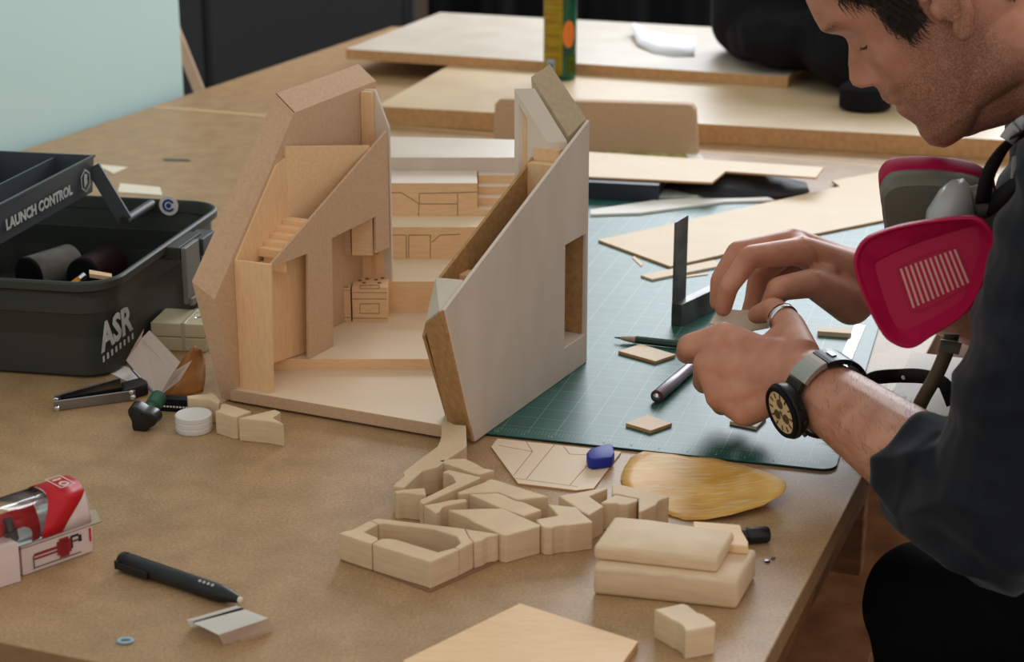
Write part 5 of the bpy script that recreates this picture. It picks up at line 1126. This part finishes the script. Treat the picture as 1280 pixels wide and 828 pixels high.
    # rolled cuffs
    for C_, E_ in ((LC, LE), (RC, RE)):
        ax_ = (C_ - E_).normalized(); lathe(bm, C_ - ax_ * .040, C_ + ax_ * .006, [(0, .046), (.1, .0495), (.85, .0480), (1, .044)], 32)
    sm = remesh(bm, .0036, 4, .5)
    nv = len(sm.vertices); sm.update()
    nrm_ = [v.normal.copy() for v in sm.vertices]
    for v, n_ in zip(sm.vertices, nrm_):
        p = v.co
        a1 = noise.noise(Vector((p.x * 11, p.y * 11, p.z * 26))); a2 = noise.noise(Vector((p.x * 30 + p.z * 22, p.y * 14, p.z * 40 - p.x * 20)) + Vector((3, 1, 7)))
        rd_ = 1 - abs(a1) * 2.2; v.co = p + n_ * (.0085 * rd_ * .8 + .005 * a2 - .003)
    sm.materials.clear(); sm.materials.append(M_SH)
    for p in sm.polygons: p.use_smooth = True
    sh = bpy.data.objects.new('shirt', sm); COL.objects.link(sh); sh.parent = t; sh.matrix_parent_inverse = wm(t).inverted()
    bvh = BVHTree.FromPolygons([v.co for v in sm.vertices], [p.vertices for p in sm.polygons])
    def onshirt(u, v, off=.0):
        d_ = ray(u, v).normalized(); loc, nn_, _, _ = bvh.ray_cast(CAM, d_, 4)
        return (loc + nn_ * off, nn_) if loc is not None else (None, None)
    # chest pocket flap with stitched hem
    rows = []
    for j in range(7):
        row = []
        for i in range(9):
            u = 1210 + 46 * i / 8 - 10 * j / 6; v = 392 + 46 * j / 6 + 6 * i / 8
            p_, n_ = onshirt(u, v, .0022)
            row.append(p_)
        rows.append(row)
    if all(p_ is not None for r_ in rows for p_ in r_):
        bm = bmesh.new(); loft(bm, rows, cap=False, closed=False); bmesh.ops.recalc_face_normals(bm, faces=bm.faces); bmesh.ops.solidify(bm, geom=bm.faces[:], thickness=.0018)
        pf = put('pocket_flap', bm, M_SH, sh, True)
    # collar
    bm = bmesh.new(); rings = []
    nd = (NB - HL(-.012, 0, -.1)).normalized(); cx_, cy_ = frame_of(nd); cc = NB - nd * .012
    for i in range(29):
        a = math.radians(-165 + 330 * i / 28); rr_ = cx_ * math.cos(a) + cy_ * math.sin(a)
        rings.append([cc + rr_ * .070 - nd * .022, cc + rr_ * .074 - nd * .022, cc + rr_ * .086 + nd * .016, cc + rr_ * .082 + nd * .016])
    loft(bm, rings); put('collar', bm, M_SH, sh, True)
    # ---- trousers
    bm = bmesh.new(); add_legs(bm, .008); 
    for s_ in (-1, 1): c_cone(bm, HIP + sd * .07 * s_ + Vector((.01, 0, .02)), .112, HIP + sd * .08 * s_ + Vector((0, 0, -.03)), .105)
    c_sphere(bm, HIP, .115)
    tm = remesh(bm, .006, 3, .5)
    tn = [v.normal.copy() for v in tm.vertices]
    for v, n_ in zip(tm.vertices, tn): v.co = v.co + n_ * .004 * noise.noise(v.co * 18)
    tm.materials.clear(); tm.materials.append(mat('black_denim', S(24, 24, 28), .85, spec=.2, var=.15, vscale=40, bump=.2, bscale=1200))
    for p in tm.polygons: p.use_smooth = True
    to = bpy.data.objects.new('trousers', tm); COL.objects.link(to); to.parent = t; to.matrix_parent_inverse = wm(t).inverted()
    # shoes
    for k in (LK, RK):
        a_ = k + Vector((.06, 0, -.43)); bm = bmesh.new()
        rings = []
        for x_s, w_s, h_s in [(.075, .018, .05), (.06, .036, .07), (.0, .040, .085), (-.06, .044, .06), (-.13, .046, .045), (-.18, .036, .035), (-.20, .012, .022)]:
            rings.append([Vector((a_.x + x_s, a_.y + w_s * math.cos(q_), FZ + .002 + h_s * .5 + h_s * .5 * math.sin(q_))) for q_ in [2 * math.pi * i / 16 for i in range(16)]])
        loft(bm, rings); put('shoe', bm, M_BLACKM, t, True)
    return t, body, bvh, bvh_b
PERSON, BODY, BVH_S, BVH_B = person()
# stool the person sits on
sx0, sy0 = HIP.x + .03, HIP.y
stl = tag(empty('work_stool', (sx0, sy0, FZ)), 'dark wooden stool under the person in the navy shirt', 'stool')
M_DST = mat('dark_stool_wood', S(60, 42, 32), .6, var=.15, vscale=20); stz = HIP.z - .135
bm = bmesh.new(); lathe(bm, (sx0, sy0, stz - .03), (sx0, sy0, stz), [(0, .16), (.2, .175), (.8, .175), (1, .165)], 36); auto_smooth(put('seat', bm, M_DST, stl))
for k in range(4):
    a = math.radians(45 + 90 * k); c, s_ = math.cos(a), math.sin(a); rod('leg', (sx0 + .17 * c, sy0 + .17 * s_, FZ), (sx0 + .12 * c, sy0 + .12 * s_, stz - .031), [(0, .014), (1, .018)], M_DST, stl, 12)
# ---------------------------------------------------------------- wristwatch
def watch():
    Aw = LW.lerp(LE, .13); ax = (LE - LW).normalized()
    n = Vector((-.81, -.60, -.24)); n = (n - ax * n.dot(ax)).normalized(); b_ = ax.cross(n)
    t = tag(empty('wristwatch', Aw), 'black chronograph wristwatch with cream dial on the left wrist', 'watch')
    R = .0335
    def seg(name, a0, a1, w_, th_, m, k=12):
        bm = bmesh.new(); rings = []
        for i in range(k + 1):
            a = a0 + (a1 - a0) * i / k; rd = n * math.cos(a) + b_ * math.sin(a)
            rings.append([Aw + rd * R + ax * w_ / 2, Aw + rd * (R + th_) + ax * w_ / 2 * .95, Aw + rd * (R + th_) - ax * w_ / 2 * .95, Aw + rd * R - ax * w_ / 2])
        loft(bm, rings); bmesh.ops.recalc_face_normals(bm, faces=bm.faces); bev(bm, .0006, 1, 40); return put(name, bm, m, t)
    s_ = 1 if (b_.z > 0) else -1
    D = math.radians
    seg('strap', s_ * D(30), s_ * D(44), .020, .0055, M_BLACK, 3)
    seg('steel_link', s_ * D(45), s_ * D(86), .024, .005, mat('brushed_link', S(176, 172, 164), .38, metal=.7), 6)
    seg('strap_link', s_ * D(87), s_ * D(125), .026, .0045, M_BLACK, 6); seg('strap_link', s_ * D(126), s_ * D(165), .024, .0042, M_BLACK, 6); seg('strap', s_ * D(166), s_ * D(330), .022, .0035, M_BLACK, 20)
    seg('strap_clasp', s_ * D(100), s_ * D(108), .010, .0055, M_STEEL, 2)
    c = Aw + n * (R - .002)
    bm = bmesh.new(); lathe(bm, c, c + n * .0125, [(0, .0205), (.15, .0235), (.6, .0252), (.8, .0252), (.9, .0236), (1, .0215)], 40, True); cs = auto_smooth(put('case', bm, M_BLACK, t))
    bm = bmesh.new(); rings = []
    for i in range(41):
        a = 2 * math.pi * i / 40; rd = ax * math.cos(a) + b_ * math.sin(a); rings.append([c + rd * r_ + n * z_ for r_, z_ in [(.0240, .0122), (.0228, .0142), (.0198, .0146), (.0190, .0122)]])
    loft(bm, rings, cap=False); put('bezel', bm, M_BLACKM, cs, True)
    bm = bmesh.new(); lathe(bm, c + n * .0124, c + n * .0130, [(0, .0192), (1, .0192)], 36); dl = put('dial', bm, mat('cream_dial', S(226, 200, 158), .4), cs)
    M_IND = mat('brown_index', S(96, 70, 48), .5)
    for k in range(12):
        a = 2 * math.pi * k / 12; rd = ax * math.cos(a) + b_ * math.sin(a); tg = ax * -math.sin(a) + b_ * math.cos(a); p_ = c + n * .0131
        q_ = [p_ + rd * .0128 + tg * .0007, p_ + rd * .0174 + tg * .0009, p_ + rd * .0174 - tg * .0009, p_ + rd * .0128 - tg * .0007]; hexa('hour_marker', q_, [x + n * .0004 for x in q_], M_IND, cs)
    for k in range(3):
        a = 2 * math.pi * k / 3 + .4; p_ = c + (ax * math.cos(a) + b_ * math.sin(a)) * .008 + n * .0131
        bm = bmesh.new(); lathe(bm, p_, p_ + n * .0004, [(0, .0045), (1, .0045)], 18); put('subdial', bm, M_IND, cs)
    for a, l_ in ((.9, .008), (2.6, .012)):
        rd = ax * math.cos(a) + b_ * math.sin(a); tg = ax * -math.sin(a) + b_ * math.cos(a); p_ = c + n * .0137; q_ = [p_ - rd * .002 + tg * .0006, p_ + rd * l_ + tg * .0003, p_ + rd * l_ - tg * .0003, p_ - rd * .002 - tg * .0006]; hexa('hand', q_, [x + n * .0004 for x in q_], M_IND, cs)
    for a in (-.5, 0, .5):
        rd = ax * math.cos(a) + b_ * math.sin(a); rod('pusher', c + rd * .0235 + n * .006, c + rd * .0285 + n * .006, [(0, .0016), (.5, .0016), (.55, .0022), (1, .002)], M_BLACK, cs, 12)
watch()
# thumb ring
ta, tb_ = J(*LTH[0][1]), J(*LTH[0][2]); rc = ta.lerp(tb_, .45); rd_ = (tb_ - ta).normalized(); rx, ry = frame_of(rd_); bm = bmesh.new(); rings = []
for i in range(33):
    a = 2 * math.pi * i / 32; q_ = rx * math.cos(a) + ry * math.sin(a); rings.append([rc + q_ * r_ + rd_ * z_ for r_, z_ in [(.0124, -.0035), (.0142, -.003), (.0142, .003), (.0124, .0035)]])
loft(bm, rings, cap=False); o = put('thumb_ring', bm, M_CHROME, None, True); tag(o, 'bright silver ring on the left thumb', 'ring')
# small cream piece held between the fingers
hp_ = [(887, 404), (899, 385), (925, 388), (952, 386), (963, 409), (936, 414), (905, 408)]
hq = [atY(899, 409, 1.594), atY(962, 412, 1.594), atY(940, 386, 1.622)]; hn = (hq[1] - hq[0]).cross(hq[2] - hq[0]).normalized(); P = [hit(u, v, hq[0], hn) for u, v in hp_]; bm = plate_bm([P], -hn, .0012); o = put('paper_piece', bm, M_PAPER); tag(o, 'small cream card piece pinched between the fingertips', 'card')
# ---------------------------------------------------------------- respirator hanging at the chest
def respirator():
    zz = lambda x, y: (1060 + x / 3.186, 190 + y / 3.186)
    M_PINK = mat('magenta_plastic', S(172, 18, 66), .5, spec=.25, var=.03, vscale=20); M_GRY = mat('grey_green_rubber', S(112, 110, 98), .55, spec=.35); M_SIL = mat('silver_grey_plastic', S(168, 168, 168), .3, spec=.5); M_OLV = mat('olive_webbing', S(112, 100, 80), .8, var=.08, vscale=150); M_BST = mat('black_webbing', S(34, 32, 32), .7, spec=.3)
    n1 = Vector((-.22, -.955, .19)).normalized(); c1 = atY(1157, 352, 1.315)
    t = tag(empty('respirator', c1), 'half-mask respirator with magenta filter cartridges hanging at the chest', 'respirator')
    def q(x, y, off=0.0): u, v = zz(x, y); return hit(u, v, c1 + n1 * off, n1)
    out = [(22, 440), (30, 395), (55, 355), (95, 328), (200, 292), (350, 266), (470, 255), (520, 260), (555, 285), (598, 345), (592, 385), (560, 470), (520, 570), (480, 630), (420, 680), (330, 735), (275, 772), (230, 780), (180, 762), (140, 728), (95, 650), (55, 560), (32, 490)]
    def cr(pts, m=3):
        r = []; n = len(pts)
        for i in range(n):
            a, b, c, d = pts[i - 1], pts[i], pts[(i + 1) % n], pts[(i + 2) % n]
            for k in range(m):
                u = k / m; r.append(tuple(.5 * ((2 * b[j]) + (c[j] - a[j]) * u + (2 * a[j] - 5 * b[j] + 4 * c[j] - d[j]) * u * u + (3 * b[j] - a[j] - 3 * c[j] + d[j]) * u ** 3) for j in (0, 1)))
        return r
    out = cr(out)
    def offs(pts, k):   # shrink toward the centroid
        cx = sum(p[0] for p in pts) / len(pts); cy = sum(p[1] for p in pts) / len(pts); return [(cx + (x - cx) * k, cy + (y - cy) * k) for x, y in pts]
    inner = [(105, 455), (115, 440), (150, 420), (225, 385), (300, 357), (380, 332), (460, 308), (500, 300), (518, 320), (530, 365), (528, 400), (505, 470), (480, 545), (450, 600), (395, 635), (330, 672), (275, 700), (235, 715), (200, 712), (175, 680), (150, 620), (128, 550), (112, 495)]
    inner = cr(inner)
    sc = lambda k, off: [p_ + n1 * off for p_ in [q(*p) for p in offs(out, k)]]
    bm = bmesh.new()
    loft(bm, [sc(.93, -.030), sc(.97, -.026), sc(.97, -.012), sc(1.0, -.010), sc(1.0, .004), sc(.985, .0065), sc(.955, .0070), sc(.935, .0055), sc(.91, .001), [q(*p) - n1 * .007 for p in offs(inner, 1.03)], [q(*p) - n1 * .009 for p in offs(inner, .985)]])
    ca = auto_smooth(put('filter_cartridge', bm, M_PINK, t), 28)
    gp = [(190, 470), (215, 455), (300, 415), (400, 385), (432, 382), (450, 410), (492, 520), (485, 535), (400, 585), (320, 625), (262, 643), (245, 632), (220, 560)]
    bm = plate_bm([[q(*p) - n1 * .0086 for p in gp], [q(*p) - n1 * .0086 for p in offs(gp, .965)]], n1, .0006); put('grille_outline', bm, M_PINK, ca)
    M_SLOT = mat('pale_filter_slot', S(206, 150, 140), .7)
    for k in range(12):
        f = (k + .5) / 12; tx_, ty_ = 200 + 235 * f, 466 - 84 * f + 6; bx_, by_ = 252 + 238 * f, 636 - 108 * f - 6
        a, b = q(tx_, ty_) - n1 * .0088, q(bx_, by_) - n1 * .0088; d = (b - a).normalized(); s_ = d.cross(n1) * .00085
        hexa('grille_slot', [a + s_, b + s_, b - s_, a - s_], [p_ + n1 * .0007 for p_ in (a + s_, b + s_, b - s_, a - s_)], M_SLOT, ca)
    # far cartridge, seen from its back
    n2 = Vector((.10, .93, .36)).normalized(); c2 = atY(1180, 262, 1.44)
    def q2(x, y): u, v = zz(x, y); return hit(u, v, c2, n2)
    ob = [(133, 205), (140, 170), (165, 145), (205, 132), (300, 128), (400, 133), (500, 148), (560, 175), (600, 215), (600, 300), (560, 360), (300, 380), (165, 360), (145, 300)]
    ob = cr(ob)
    cb_ = [(sum(p[0] for p in ob) / len(ob)), (sum(p[1] for p in ob) / len(ob))]
    s2 = lambda k, off: [q2(cb_[0] + (x - cb_[0]) * k, cb_[1] + (y - cb_[1]) * k) + n2 * off for x, y in ob]
    bm = bmesh.new(); loft(bm, [s2(.94, 0), s2(1.0, .004), s2(1.0, .018), s2(.98, .022)]); cg = auto_smooth(put('cartridge_body', bm, M_GRY, t), 30)
    bm = bmesh.new(); loft(bm, [s2(.97, .0225), s2(1.0, .024), s2(1.01, .026), s2(1.01, .038), s2(.98, .042)]); auto_smooth(put('filter_cartridge', bm, M_PINK, t), 30)
    # facepiece between them
    fc_ = atY(1192, 275, 1.385); bm = bmesh.new()
    rings = []
    P0, P1 = atY(1158, 290, 1.36), atY(1216, 268, 1.40)
    for k, (h_, w_) in enumerate([(.018, .02), (.030, .034), (.034, .040), (.032, .038), (.020, .024)]):
        c_ = P0.lerp(P1, k / 4); rings.append([c_ + Vector((.15, 1, 0)).normalized() * w_ * math.cos(a) + Z * (h_ * math.sin(a)) for a in [2 * math.pi * i / 20 for i in range(20)]])
    loft(bm, rings); put('facepiece', bm, M_SIL, t, True)
    rod('valve_collar', atY(1213, 256, 1.385), atY(1234, 250, 1.385), [(0, .010), (.2, .014), (.8, .014), (1, .012)], M_GRY, t, 24)
    rod('connector', c1 - n1 * .030, P0 + Vector((.01, .0, -.01)), [(0, .022), (1, .020)], M_GRY, t, 24)
    # straps
    def strap(name, pts, wdir, w_, th_, m):
        P = [atY(*p) for p in pts]; S_ = []
        for i in range(len(P) - 1):
            a, b = P[max(i - 1, 0)], P[min(i + 2, len(P) - 1)]
            for k in range(5):
                u = k / 5; p1_, p2_ = P[i], P[i + 1]; S_.append(.5 * ((2 * p1_) + (p2_ - a) * u + (2 * a - 5 * p1_ + 4 * p2_ - b) * u * u + (3 * p1_ - a - 3 * p2_ + b) * u ** 3))
        S_.append(P[-1]); bm = bmesh.new(); ribbon(bm, S_, wdir, w_, th_); return put(name, bm, m, t, True)
    strap('head_strap', [(1228, 254, 1.37), (1234, 222, 1.365), (1247, 196, 1.36), (1262, 178, 1.35), (1290, 160, 1.34)], Vector((1, .1, .35)), .012, .0016, M_BST)
    strap('neck_strap', [(1232, 262, 1.375), (1252, 246, 1.36), (1275, 229, 1.35), (1300, 215, 1.34)], Vector((.1, -.2, 1)), .014, .0016, M_BST)
    bk_ = hexa('buckle', [atY(1263, 224, 1.352), atY(1285, 220, 1.352), atY(1285, 190, 1.352), atY(1265, 196, 1.352)], [atY(1263, 224, 1.36), atY(1285, 220, 1.36), atY(1285, 190, 1.36), atY(1265, 196, 1.36)], M_SIL, t, .001)
    strap('buckle_tongue', [(1258, 176, 1.345), (1268, 163, 1.345), (1284, 152, 1.345)], Vector((1, 0, .8)), .012, .002, M_SIL)
    strap('lower_strap', [(1084, 476, 1.425), (1096, 472, 1.43), (1125, 470, 1.44), (1155, 471, 1.42), (1180, 480, 1.40), (1192, 505, 1.40)], Vector((0, -.1, 1)), .0125, .0016, M_BST)
    strap('cloth_strap', [(1190, 418, 1.37), (1183, 440, 1.375), (1170, 470, 1.38), (1153, 500, 1.385), (1140, 528, 1.39)], Vector((1, 0, .3)), .0125, .0018, M_OLV)
    strap('strap_keeper', [(1174, 432, 1.362), (1190, 434, 1.362), (1200, 436, 1.362)], Vector((0, 0, 1)), .010, .003, M_GRY)
    ph_ = atY(1129, 472.5, 1.436); rod('strap_rivet', ph_ + Vector((0, -.001, 0)), ph_ + Vector((0, .002, 0)), [(0, .0014), (1, .0014)], M_WHITE, t, 12)
    return t
respirator()
